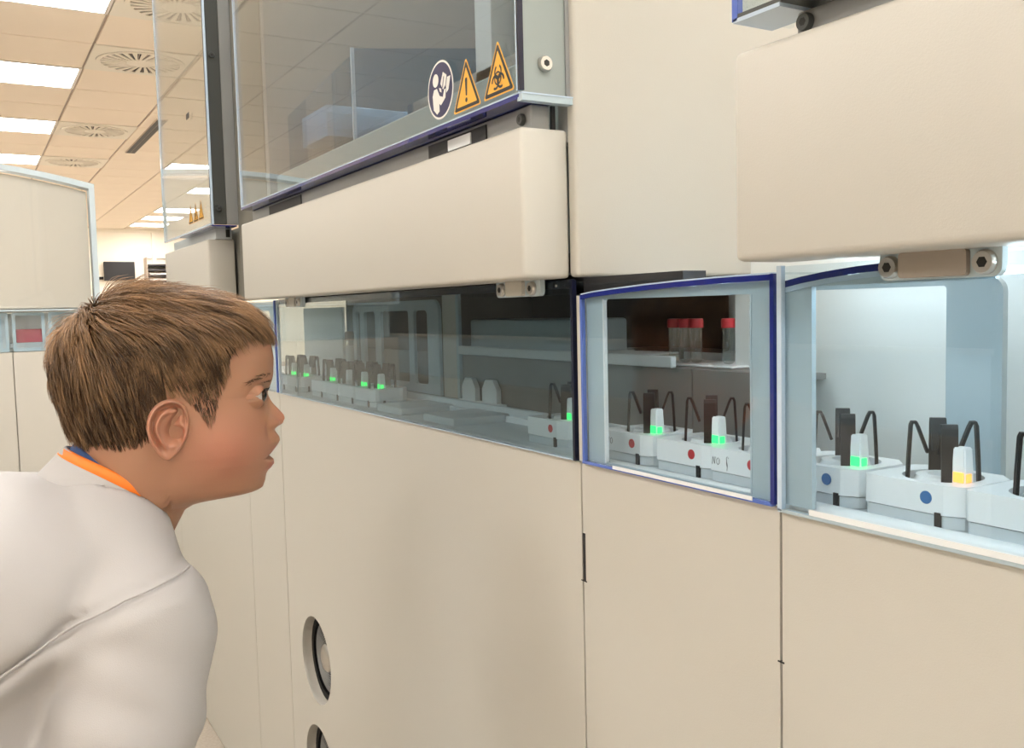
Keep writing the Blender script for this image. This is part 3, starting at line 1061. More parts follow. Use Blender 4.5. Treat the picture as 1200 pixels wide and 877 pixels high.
# test tubes
def tube_proto(capmat, capname, h=0.062, label=True):
    t = empty('test_tube', (0, 0, 0), local=True)
    b = MB()
    prof = [(0.0015, 0.0), (0.004, 0.0008), (0.0058, 0.003), (0.0065, 0.007), (0.0065, h)]
    b.lathe(prof, n=18)
    b.build('glass_tube', 'tubeglass', t, smooth=0.8)
    b = MB()
    b.lathe([(0.0078, h - .006), (0.0080, h + .004), (0.0074, h + .008), (0.0060, h + .0085)], n=18)
    b.build('tube_cap', capmat, t, smooth=0.6)
    if label:
        b = MB()
        b.lathe([(0.0066, h * .45), (0.0066, h * .80)], n=18)
        b.f = b.f[:-2]
        b.m = b.m[:-2]
        b.build('paper_label', 'tubelabel', t, smooth=0.8)
    return t


tp = tube_proto('capred', 'red', label=False)
rk = empty('tube_rack', (0.70, 0.775, 0.9815), 'low white tube rack on the grey shelf behind the bridge window', 'tube rack')
box('rack_base', 0.675, 0.745, 0.700, 0.850, 0.9820, 0.9845, 'white', rk, 0.001, 1)
box('rack_wall', 0.742, 0.745, 0.700, 0.850, 0.9845, 0.9930, 'lightgrey', rk)
pos = [(0.690, 0.8060, 'red-capped test tube first of the three standing together in the rack'), (0.692, 0.7900, 'red-capped test tube in the middle of the three in the rack'), (0.694, 0.7740, 'red-capped test tube last of the three standing together in the rack'), (0.700, 0.7300, 'red-capped test tube standing apart from the other three')]
for k, (x, y, lb) in enumerate(pos):
    t = tp if k == 0 else copy_tree(tp)
    t.location = (x, y, 0.9846)
    t.scale = (1, 1, 0.70)
    tag(t, lb, 'test tube', 'red-capped tubes in the rack')
bt = tube_proto('capbrown', 'brown', 0.075)
bt.location = (CARX, 1.468, TZ + .030)
tag(bt, 'brown-capped test tube standing in a carrier of the far queue', 'test tube')
# sample plates at the left of the shelf
for k, y in enumerate((0.862, 0.945)):
    s = empty('sample_plate', (0.68, y, 0.9815), 'flat pale sample plate on the shelf ' + ('next to the tube rack' if k == 0 else 'further along from the tube rack'), 'sample plate', 'sample plates on the shelf')
    box('plate_base', 0.645, 0.715, y - 0.036, y + 0.040, 0.9820, 0.9925, 'platebeige', s, 0.002)
    for q in range(6):
        box('plate_rib', 0.645, 0.715, y - 0.034 + q * .0125, y - 0.0285 + q * .0125, 0.9925, 0.9945, 'lightgrey', s)
# pipetting column behind the tubes
pc = empty('pipette_column', (0.78, 0.80, 0.9815), 'pale vertical pipetting column behind the red-capped tubes', 'lab column')
b = MB()
b.lathe([(0.020, 0.9820), (0.020, 0.990), (0.013, 0.993), (0.013, 1.0740)], (0.80, 0.815, 0), n=24)
b.build('column', 'lightgrey', pc, smooth=0.6)
box('carriage', 0.80, 0.84, 0.800, 0.83, 1.020, 1.045, 'midgrey', pc, 0.002)
# white gripper by window 1
gr = empty('tube_gripper', (0.604, 1.13, 0.921), 'small white two-jaw gripper beside the track', 'gripper')
for (ya, yb) in ((1.075, 1.115), (1.135, 1.175)):
    b = MB()
    b.plate([(ya, 0.9215), (yb, 0.9215), (yb, 0.940), (yb - 0.010, 0.953), (ya + 0.010, 0.953), (ya, 0.940)], [], 'x', 0.6085, 0.6160)
    b.build('jaw', 'white', gr)
box('gripper_base', 0.6082, 0.6190, 1.065, 1.185, 0.9130, 0.9213, 'white', gr, 0.001)

# ================================================================== OPPOSITE ROW (out of frame, mirrored by the clear guards)
uo = empty('unseen_opposite_analyser', (-2.0, 4.5, 0), 'unseen cream analyser row with dark windows on the other side of the aisle', 'lab machine')
for k in range(7):  # panels, windows and ledges of the unseen row
    ya = 1.6 + k * 1.0
    box('front_panel', -1.62, -1.60, ya + .003, ya + .997, 0.01, 0.60, 'cream', uo)
    box('smoked_window', -1.61, -1.60, ya + .003, ya + .997, 0.90, 1.55, 'graphite', uo)
    box('blue_window', -1.61, -1.60, ya + .003, ya + .997, 0.63, 0.88, 'bluegrey', uo)
box('ledge', -1.62, -1.58, 1.6, 8.6, 0.602, 0.628, 'cream', uo)
box('ledge', -1.62, -1.58, 1.6, 8.6, 0.882, 0.898, 'cream', uo)
box('carcass', -2.3, -1.622, 1.6, 8.6, 0.0, 1.56, 'graphite', uo)  # body of the unseen row

# ================================================================== PERSON
# body frame: x = facing direction, y = the child's left, z = up; millimetres, origin between the ears
P0 = Vector((0.162, 0.8965, 0.9436))
FX = Vector((0.96287, -0.26996, 0)).normalized()
FY = Vector((-FX.y, FX.x, 0))
BODY = Matrix(((FX.x, FY.x, 0, P0.x), (FX.y, FY.y, 0, P0.y), (0, 0, 1, P0.z), (0, 0, 0, 1)))
base = BODY @ Vector((-0.31, -0.07, 0))
per = empty('person', (base.x, base.y, 0), 'child in a white lab coat with orange lanyard leaning towards the window', 'person')


def toworld(v):
    """(n,3) mm body coordinates -> world metres"""
    v = np.asarray(v, float) / 1000
    R_ = np.array([list(FX), list(FY), [0, 0, 1]]).T
    return v @ R_.T + np.array(P0)


TA = radians(15)       # trunk turned a little further towards the machine than the head
PIV = np.array([-47.0, 0, -60.0])


def turn(v):
    v = np.asarray(v, float) - PIV
    r = v.copy()
    r[:, 0] = v[:, 0] * cos(TA) - v[:, 1] * sin(TA)
    r[:, 1] = v[:, 0] * sin(TA) + v[:, 1] * cos(TA)
    return r + PIV


def np_mesh(name, verts_mm, faces, mats, parent, smooth=True, mi=None, attrs=None):
    me = bpy.data.meshes.new(name)
    me.from_pydata(toworld(verts_mm).tolist(), [], [list(map(int, f)) for f in faces])
    for m in ([mats] if isinstance(mats, str) else mats):
        me.materials.append(M[m])
    if mi is not None:
        me.polygons.foreach_set('material_index', np.asarray(mi, dtype=np.int32))
    if smooth:
        me.polygons.foreach_set('use_smooth', [True] * len(me.polygons))
    if attrs:
        for nm, col in attrs.items():
            a = me.color_attributes.new(nm, 'FLOAT_COLOR', 'POINT')
            a.data.foreach_set('color', np.asarray(col, dtype=np.float32).ravel())
    me.update()
    o = bpy.data.objects.new(name, me)
    COL.objects.link(o)
    o.parent = parent
    t = Vector((0, 0, 0))
    q = parent
    while q is not None:
        t += q.location
        q = q.parent
    o.location = -t
    return o


def nets(f, lo, hi, h):
    """surface nets of f<0; f takes x,y,z arrays in mm"""
    ax = [np.arange(lo[k], hi[k] + h, h) for k in range(3)]
    X, Y, Z = np.meshgrid(*ax, indexing='ij')
    V = f(X, Y, Z)
    s = V < 0
    n = tuple(d - 1 for d in V.shape)
    acc = np.zeros(n + (3,))
    cnt = np.zeros(n)
    for a in range(3):
        b, c = [k for k in range(3) if k != a]
        for db in (0, 1):
            for dc in (0, 1):
                o0 = [0, 0, 0]
                o0[b], o0[c] = db, dc
                o1 = list(o0)
                o1[a] = 1
                A = V[tuple(slice(o0[k], o0[k] + n[k]) for k in range(3))]
                B = V[tuple(slice(o1[k], o1[k] + n[k]) for k in range(3))]
                m = (A < 0) != (B < 0)
                with np.errstate(divide='ignore', invalid='ignore'):
                    t = np.where(m, A / (A - B), 0)
                for k in range(3):
                    acc[..., k] += np.where(m, o0[k] + (t if k == a else 0), 0)
                cnt += m
    mask = cnt > 0
    idx = -np.ones(n, dtype=int)
    idx[mask] = np.arange(mask.sum())
    cells = np.argwhere(mask)
    verts = np.array(lo) + h * (cells + acc[mask] / cnt[mask][:, None])
    faces = []
    for a in range(3):
        b, c = [(1, 2), (2, 0), (0, 1)][a]
        sl0 = [slice(1, -1)] * 3
        sl0[a] = slice(0, -1)
        sl1 = list(sl0)
        sl1[a] = slice(1, None)
        A, B = s[tuple(sl0)], s[tuple(sl1)]
        for flip, m in ((False, A & ~B), (True, ~A & B)):
            e = np.argwhere(m)
            if not len(e):
                continue
            g = e.copy()
            for k in range(3):
                if k != a:
                    g[:, k] += 1
            q = []
            for (db, dc) in ((-1, -1), (0, -1), (0, 0), (-1, 0)):
                w_ = g.copy()
                w_[:, b] += db
                w_[:, c] += dc
                q.append(idx[w_[:, 0], w_[:, 1], w_[:, 2]])
            q = np.stack(q, 1)
            if flip:
                q = q[:, ::-1]
            faces.append(q)
    return verts, np.concatenate(faces)


def cone(X, Y, Z, a, b, ra, rb, sy=1.0):
    """rounded cone distance; sy<1 widens it sideways"""
    ax, ay, az = a
    bx, by, bz = b
    dx, dy, dz = bx - ax, (by - ay) * sy, bz - az
    px, py, pz = X - ax, (Y - ay) * sy, Z - az
    t = np.clip((px * dx + py * dy + pz * dz) / (dx * dx + dy * dy + dz * dz + 1e-9), 0, 1)
    return np.sqrt((px - t * dx) ** 2 + (py - t * dy) ** 2 + (pz - t * dz) ** 2) - (ra + (rb - ra) * t)


def smin(a, b, k):
    h = np.clip(0.5 + 0.5 * (b - a) / k, 0, 1)
    return b + (a - b) * h - k * h * (1 - h)


# ---------------- head surface
def tab(t):
    a = np.array(sorted(t), float)
    zs, xs = a[:, 0], a[:, 1]
    # smooth (monotone-ish) interpolation: fine linear resample then blur
    zz = np.linspace(zs[0], zs[-1], 1600)
    xx = np.interp(zz, zs, xs)
    w_ = 9
    k = np.hanning(2 * w_ + 1)
    k /= k.sum()
    xx = np.convolve(np.pad(xx, w_, mode='edge'), k, 'valid')
    return lambda q: np.interp(q, zz, xx)


xf = tab([(-135, -34), (-100, -8), (-85, 0), (-74, 6), (-69, 16), (-66, 30), (-64.2, 48), (-62.8, 62), (-61, 71), (-58, 77), (-51.6, 79.3), (-45.6, 80.3), (-36, 82.5), (-25, 84.5), (-14, 86.5), (-5, 87.5), (8, 87), (16, 85.8), (24.5, 84.6), (32, 84.8), (36, 86.6), (42, 89.0), (49.2, 90.8), (64.8, 92), (80.7, 90.1), (89.7, 86.5), (98, 81), (108, 69), (116, 54), (122, 36), (127, 14), (130, -16)])
xb = tab([(-135, -132), (-100, -107), (-80, -95), (-60, -87), (-40, -82), (-20, -80), (0, -83), (10, -87), (25, -92), (47, -97), (66, -99), (80, -94), (99, -81), (112, -66), (120, -53), (126, -38), (130, -16)])
wd = tab([(-135, 50), (-100, 45), (-80, 43), (-70, 43), (-64, 45), (-56, 50), (-46, 54), (-35, 57), (-20, 61), (0, 64), (20, 67), (45, 70), (65, 71), (85, 69), (99, 63), (110, 54), (119, 42), (125, 29), (129, 12), (130, 0)])
xcen = tab([(-135, -83), (-100, -58), (-80, -46), (-70, -38), (-60, -10), (-40, -4), (0, -8), (40, -16), (80, -20), (110, -18), (130, -16)])
lipf = tab([(-48, 0), (-45.6, 0.2), (-41.5, 1.6), (-40, 3.4), (-36, 5.8), (-32.5, 4.6), (-30, 1.0), (-28.2, -2.2), (-26, 1.2), (-18.5, 6.2), (-14.3, 8.0), (-10.9, 7.0), (-5, 2.6), (-1, 0.6), (4, 0)])
nosef = tab([(-6, 0), (-3.2, 0.8), (-1.5, 4.0), (1.8, 10.4), (6.3, 12.8), (10, 12.2), (13, 10.4), (16.8, 7.8), (21, 4.8), (24.5, 2.9), (30, 0.6), (34, 0)])
EYE = np.array([71.5, 27.0, 32.0])
ER = 12.0


def head_points(zr, ph):
    """zr (R,), ph (C,) -> (R,C,3)"""
    Zc, P = np.meshgrid(zr, ph, indexing='ij')
    c, s = np.cos(P), np.sin(P)
    A, B, Wd, X0_ = xf(Zc), xb(Zc), wd(Zc), xcen(Zc)
    # squareness: forehead/cheeks fuller, chin more pointed
    low = np.clip((-30 - Zc) / 30, 0, 1) * np.clip((Zc + 85) / 20, 0, 1)
    fr = c > 0
    e = np.where(fr, 0.90 + 0.22 * low, 0.92)
    cx = np.sign(c) * np.abs(c) ** np.where(fr, 1.0, 0.95)
    sy = np.sign(s) * np.abs(s) ** e
    x = np.where(fr, X0_ + (A - X0_) * cx, X0_ + (X0_ - B) * cx)
    y = Wd * sy
    z = Zc.copy()
    front = np.clip(c, 0, 1) ** 0.5 * fr
    ay = np.abs(y)
    # lips and muzzle
    x = x + lipf(Zc) * np.exp(-(ay / 20) ** 2.4) * front * (Zc > -50) * (Zc < 5)
    # nose
    sg = np.interp(Zc, [-4, 2, 8, 16, 26, 34], [9.0, 9.5, 8.2, 6.6, 6.0, 7.0])
    x = x + nosef(Zc) * np.exp(-(ay / sg) ** 2) * front
    # nostril wings
    x = x + 5.0 * np.exp(-((ay - 11.5) / 4.5) ** 2 - ((Zc - 3.5) / 5) ** 2) * front
    # fold behind the wing, philtrum side
    x = x - 2.0 * np.exp(-((ay - 19) / 5) ** 2 - ((Zc + 3) / 10) ** 2) * front
    # cheek
    ck = np.exp(-((x - 52) / 26) ** 2 - ((Zc + 14) / 24) ** 2) * (x > 0)
    y = y + np.sign(y) * 5.5 * ck
    x = x + 2.2 * ck
    # cheekbone / temple
    tm = np.exp(-((x - 50) / 18) ** 2 - ((Zc - 48) / 16) ** 2)
    y = y - np.sign(y) * 2.5 * tm
    # eye socket
    so = np.exp(-((ay - 27) / 14) ** 2 - ((Zc - 33) / 9.5) ** 2) * front
    x = x - 4.5 * so
    # brow ridge
    x = x + 1.6 * np.exp(-((ay - 24) / 15) ** 2 - ((Zc - 47) / 5) ** 2) * front
    # jaw border rises towards the jaw angle
    z = z + 4.0 * np.clip(ay / 45, 0, 1) ** 2 * np.clip((-30 - Zc) / 28, 0, 1) * np.clip((Zc + 95) / 20, 0, 1) * (x > -5)
    # lids over the eyeball
    dy, dz = ay - EYE[1], Zc - EYE[2]
    rr2 = dy ** 2 + dz ** 2
    RL = ER + 0.9
    onb = rr2 < (RL * 0.97) ** 2
    xs = EYE[0] + np.sqrt(np.maximum(RL ** 2 - rr2, 0))
    x = np.where(onb & (front > 0), np.maximum(x, xs - 0.4), x)
    hgt = 6.2 * np.clip(1 - (dy / 12.2) ** 2, 0, 1)
    opening = (np.abs(dz + 0.3) < hgt) & (np.abs(dy) < 12.2) & (front > 0)
    xin = EYE[0] + np.sqrt(np.maximum((ER - 2.0) ** 2 - rr2, 0))
    x = np.where(opening, np.minimum(x, xin), x)
    # crease above the lid
    x = x - 1.0 * np.exp(-(dy / 12) ** 2 - ((dz - 11.0) / 1.6) ** 2) * front
    return np.stack([x, y, z], -1)


zr = np.concatenate([np.linspace(-135, -70, 34, endpoint=False), np.linspace(-70, 52, 150, endpoint=False), np.linspace(52, 100, 34, endpoint=False), 130 - 30 * np.linspace(1, 0.0, 28) ** 2])
NC = 260
u_ = np.linspace(-pi, pi, NC, endpoint=False)
ph = u_ - 0.52 * np.sin(u_)
HP = head_points(zr, ph)
NR = len(zr)
HV = HP.reshape(-1, 3)
HF = []
for r_ in range(NR - 1):
    a = r_ * NC
    for c_ in range(NC):
        d_ = (c_ + 1) % NC
        HF.append((a + c_, a + d_, a + NC + d_, a + NC + c_))


# ---------------- ears (outline polar, relief)
def ear(side):
    NA, NRr = 56, 22
    vs, fs = [], []
    # local ear plane: u forward, v up, w outward
    c0 = np.array([2.5, 66.0, 9.5])
    tilt = radians(-8)
    splay = radians(27)
    for i in range(NRr + 1):
        r = i / NRr
        for k in range(NA):
            t = 2 * pi * k / NA
            uu, vv = cos(t), sin(t)
            # outline: tall oval, wide at top, narrow lobe
            ra = 20.5 * (1 + 0.14 * vv) if vv > 0 else 20.5 * (1 - 0.40 * (-vv) ** 1.3)
            rb = 26.5
            if uu > 0:
                ra *= 0.80
            U, Vv = ra * uu * r, rb * vv * r
            # relief
            back = max(0.0, -uu)
            topb = max(back, max(0.0, vv))
            rim = 4.6 * math.exp(-((r - 0.91) / 0.075) ** 2) * (0.25 + 0.75 * min(1, topb * 1.6)) * (1 if vv > -0.75 else 0.5)
            scapha = -3.0 * math.exp(-((r - 0.76) / 0.07) ** 2) * topb
            anti = 4.2 * math.exp(-((r - 0.58) / 0.09) ** 2) * min(1, back * 1.5 + 0.35 * max(0, vv))
            du, dv = U - 3.0, Vv + 3.0
            concha = -11.0 * math.exp(-(du / 6.5) ** 2 - (dv / 8.0) ** 2)
            fossa = -7.0 * math.exp(-((U - 3.5 - 0.5 * (Vv - 9)) / 3.0) ** 2 - ((Vv - 11) / 6.5) ** 2)
            du, dv = U - 8.5, Vv + 3.0
            canal = -9.0 * math.exp(-(du / 2.8) ** 2 - (dv / 4.5) ** 2)
            du, dv = U - 13.0, Vv + 4.0
            tragus = 4.5 * math.exp(-(du / 2.6) ** 2 - (dv / 4.5) ** 2)
            du, dv = U - 4.0, Vv + 13.5
            atr = 3.4 * math.exp(-(du / 4.0) ** 2 - (dv / 3.0) ** 2)
            crus = 3.0 * math.exp(-((U - 9) / 6) ** 2 - ((Vv - 3.5) / 2.0) ** 2)
            lobe = 1.5 * math.exp(-((U) / 9) ** 2 - ((Vv + 21) / 6) ** 2)
            concha += canal + crus
            W_ = 5.0 + rim + scapha + anti + concha + fossa + tragus + atr + lobe
            U_, V_ = U * cos(tilt) - Vv * sin(tilt), U * sin(tilt) + Vv * cos(tilt)
            x = c0[0] + U_ * cos(splay) + W_ * sin(splay) * 0.3
            y = c0[1] - U_ * sin(splay) + W_ + 1.5
            z = c0[2] + V_
            vs.append((x, side * y, z))
    # outer skirt back to the head
    for k in range(NA):
        b_ = np.array(vs[NRr * NA + k])
        vs.append((b_[0] + 1.5 * (c0[0] - b_[0]) / 20, b_[1] - side * 3.5, b_[2] + 1.5 * (c0[2] - b_[2]) / 25))
    for k in range(NA):
        b_ = np.array(vs[NRr * NA + k])
        vs.append((c0[0] + 3 + 0.62 * (b_[0] - c0[0]), side * (c0[1] - 10), c0[2] + 0.75 * (b_[2] - c0[2])))
    for i in range(NRr + 2):
        for k in range(NA):
            k2 = (k + 1) % NA
            q = [i * NA + k, i * NA + k2, (i + 1) * NA + k2, (i + 1) * NA + k]
            fs.append(q if side > 0 else q[::-1])
    return np.array(vs), np.array(fs)


# ---------------- inner body (under the clothes) and hands
def mirror_cones(X, Y, Z, lst, k):
    d = None
    Ya = np.abs(Y)
    for a in lst:
        q = cone(X, Ya, Z, *a)
        d = q if d is None else smin(d, q, k)
    return d


ARM = [((-50, 112, -152), (-105, 150, -340)), ((-105, 150, -340), (-185, 118, -505))]
HIP, KNEE, ANK = (-320, 62, -360), (-262, 92, -622), (-325, 92, -870)


def f_body(X, Y, Z):
    d = cone(X, Y, Z, (-80, 0, -105), (-150, 0, -125), 52, 70, 0.68)
    d = smin(d, cone(X, Y, Z, (-150, 0, -125), (-245, 0, -200), 70, 70, 0.68), 30)
    d = smin(d, cone(X, Y, Z, (-245, 0, -200), (-320, 0, -345), 70, 72, 0.72), 30)
    d = smin(d, cone(X, Y, Z, (-66, 0, -92), (-98, 0, -118), 34, 42), 20)
    d = smin(d, mirror_cones(X, Y, Z, [(ARM[0][0], ARM[0][1], 34, 27), (ARM[1][0], ARM[1][1], 27, 18)], 12), 18)
    d = smin(d, mirror_cones(X, Y, Z, [(HIP, KNEE, 62, 40), (KNEE, ANK, 40, 26)], 16), 20)
    d = smin(d, mirror_cones(X, Y, Z, [(ANK, (-287, 96, -915), 26, 22), ((-287, 96, -915), (-222, 100, -920), 22, 16)], 10), 10)
    return d


def f_hand(X, Y, Z):
    X = X + 57
    Ya = np.abs(Y)
    w0 = np.array((-128, 118, -505.0))
    d = cone(X, Ya, Z, tuple(w0), (-138, 112, -530), 17, 17)
    d = smin(d, cone(X, Ya, Z, (-138, 100, -535), (-140, 122, -535), 14, 14), 8)
    d = smin(d, cone(X, Ya, Z, (-140, 96, -560), (-142, 126, -558), 11, 11), 10)
    d = smin(d, cone(X, Ya, Z, (-138, 112, -535), (-141, 111, -560), 18, 15), 8)
    for k, (yy, l) in enumerate(((95, 34), (106, 40), (117, 37), (127, 29))):
        m_ = (-143 - 1, yy, -566 - l * .5)
        d = smin(d, cone(X, Ya, Z, (-141, yy, -562), m_, 7.6, 7), 2)
        d = smin(d, cone(X, Ya, Z, m_, (-152, yy + (yy - 111) * .1, -566 - l), 7, 6), 2)
    d = smin(d, cone(X, Ya, Z, (-136, 97, -532), (-140, 80, -552), 10, 8), 4)
    d = smin(d, cone(X, Ya, Z, (-140, 80, -552), (-148, 74, -574), 8, 6.5), 2)
    return d


bv, bf = nets(f_body, (-420, -230, -950), (20, 230, -40), 8)
hv1, hf1 = nets(f_hand, (-232, -145, -620), (-162, -60, -485), 3.5)
hv2, hf2 = nets(f_hand, (-232, 60, -620), (-162, 145, -485), 3.5)
bv, hv1, hv2 = turn(bv), turn(hv1), turn(hv2)
ev1, ef1 = ear(1)
ev2, ef2 = ear(-1)
allv, allf, off = [], [], 0
for (v_, f_) in ((HV, np.array(HF)), (ev1, ef1), (ev2, ef2), (bv, bf), (hv1, hf1), (hv2, hf2)):
    allv.append(v_)
    allf.append(np.asarray(f_) + off)
    off += len(v_)
allv = np.concatenate(allv)
allf = np.concatenate(allf)

# skin colouring (pigment): redder cheeks, nose tip, ears; lips
px, py, pz = allv[:, 0], np.abs(allv[:, 1]), allv[:, 2]
base_c = np.array([0.405, 0.212, 0.130])
red_c = np.array([0.43, 0.180, 0.115])
lip_c = np.array([0.40, 0.135, 0.10])
cheek = np.exp(-((px - 46) / 38) ** 2 - ((pz + 16) / 32) ** 2) * (py > 20)
nose_r = 0.6 * np.exp(-((px - 97) / 9) ** 2 - ((pz - 6) / 10) ** 2)
n_head = len(HV)
is_ear = np.zeros(len(allv))
is_ear[n_head:n_head + len(ev1) + len(ev2)] = 0.55
redw = np.clip(np.maximum(np.maximum(cheek, nose_r), is_ear), 0, 1)
lipm = np.clip(np.exp(-((pz + 36.5) / 4.0) ** 4) + 0.8 * np.exp(-((pz + 21.5) / 4.5) ** 4), 0, 1) * (px > 76) * np.exp(-(py / 19) ** 6)
colr = base_c * (1 - redw[:, None]) + red_c * redw[:, None]
colr = colr * (1 - lipm[:, None]) + lip_c * lipm[:, None]
colr = np.concatenate([colr, np.ones((len(colr), 1))], 1)

m = mat('skin', (0.5, 0.27, 0.17), 0.48, bump=0.08, bscale=900, sss=0.25)
nt = m.node_tree
vc = nt.nodes.new('ShaderNodeVertexColor')
vc.layer_name = 'pigment'
nt.links.new(vc.outputs['Color'], nt.nodes['Principled BSDF'].inputs['Base Color'])
body = np_mesh('body', allv, allf, 'skin', per, attrs={'pigment': colr})

# ---------------- eyes
for sd_ in (-1, 1):
    ev, ef, em = [], [], []
    NA, NB = 28, 20
    for i in range(NB + 1):
        t = pi * i / NB
        for k in range(NA):
            a = 2 * pi * k / NA
            bulge = 0.9 * math.exp(-((t) / 0.42) ** 2)
            rad = ER + bulge
            ev.append((EYE[0] + rad * cos(t), sd_ * EYE[1] + ER * sin(t) * cos(a), EYE[2] + ER * sin(t) * sin(a)))
    for i in range(NB):
        for k in range(NA):
            q = [i * NA + k, i * NA + (k + 1) % NA, (i + 1) * NA + (k + 1) % NA, (i + 1) * NA + k]
            ef.append(q)
            em.append(1 if i < 3 else (2 if i < 5 else 0))
    if sd_ < 0 and 'eyewhite' not in M:
        mat('eyewhite', (0.48, 0.45, 0.42), 0.15)
        mat('pupil', (0.006, 0.005, 0.005), 0.05)
        mat('iris', (0.045, 0.022, 0.012), 0.08)
    eo = np_mesh('eye', np.array(ev), ef, ['eyewhite', 'pupil', 'iris'], per, mi=em)
    # lashes along the upper lid
    lv, lf = [], []
    for k in range(26):
        dy = -11 + 22 * k / 25
        hz = 6.0 * (1 - (dy / 12.2) ** 2) - 0.3
        rr2 = dy * dy + hz * hz
        xs = EYE[0] + sqrt(max(1, (ER + 1.3) ** 2 - rr2))
        p = np.array([xs, EYE[1] + dy, EYE[2] + hz])
        tip = p + np.array([4.2, 0.12 * dy, 2.0])
        mid = p + np.array([2.6, 0.06 * dy, 0.3])
        o_ = len(lv)
        for q, w_ in ((p, .35), (mid, .3), (tip, .06)):
            lv += [(q[0], sd_ * (q[1] - w_), q[2]), (q[0], sd_ * (q[1] + w_), q[2]), (q[0], sd_ * q[1], q[2] + w_)]
        for s_ in (0, 3):
            for e_ in range(3):
                lf.append([o_ + s_ + e_, o_ + s_ + (e_ + 1) % 3, o_ + s_ + 3 + (e_ + 1) % 3, o_ + s_ + 3 + e_])
    np_mesh('eyelashes', np.array(lv), lf, 'lash', per, smooth=False)

# ---------------- hair
gx = [(-115, -3), (-92, -6), (-75, -2), (-50, 0), (-30, -2), (-18, 2), (-11, 14), (-4, 34), (8, 40), (17, 34), (22, 30), (29, 16), (34, 8), (40, 18), (44, 36), (49, 53), (55, 70), (60, 83), (68, 93), (80, 93), (100, 90)]
hl_x, hl_z = [p[0] for p in gx], [p[1] for p in gx]


def hairline(x):
    return np.interp(x, hl_x, hl_z)


# normals of the head grid
dP = np.roll(HP, -1, 1) - np.roll(HP, 1, 1)
dR = np.gradient(HP, axis=0)
NN = np.cross(dP, dR)
NN /= np.linalg.norm(NN, axis=-1, keepdims=True) + 1e-9
HNv = NN.reshape(-1, 3)
HNv[-NC:] = (0, 0, 1)
hgt_above = HV[:, 2] - hairline(HV[:, 0])
sel = hgt_above > 0
# cap: scalp skin coloured by dense short hair
fade = np.clip(hgt_above / 16, 0, 1)
capv = HV + HNv * (0.25 + 0.5 * fade)[:, None]
capf = [f_ for f_ in HF if all(hgt_above[i] > (2.5 if HV[i][0] < 0 else 22 if HV[i][2] < 70 else 5) for i in f_)]
used = sorted({i for f_ in capf for i in f_})
rm = {i: k for k, i in enumerate(used)}
mh = mat('hair_root', (0.11, 0.062, 0.033), 0.75, var=0.25, vscale=120)
hair_cap = np_mesh('hair', capv[used], [[rm[i] for i in f_] for f_ in capf], 'hair_root', per)
hair_cap['label'] = 'short light brown hair'

kd = KDTree(len(HV))
for i, p in enumerate(HV):
    kd.insert(Vector(p), i)
kd.balance()
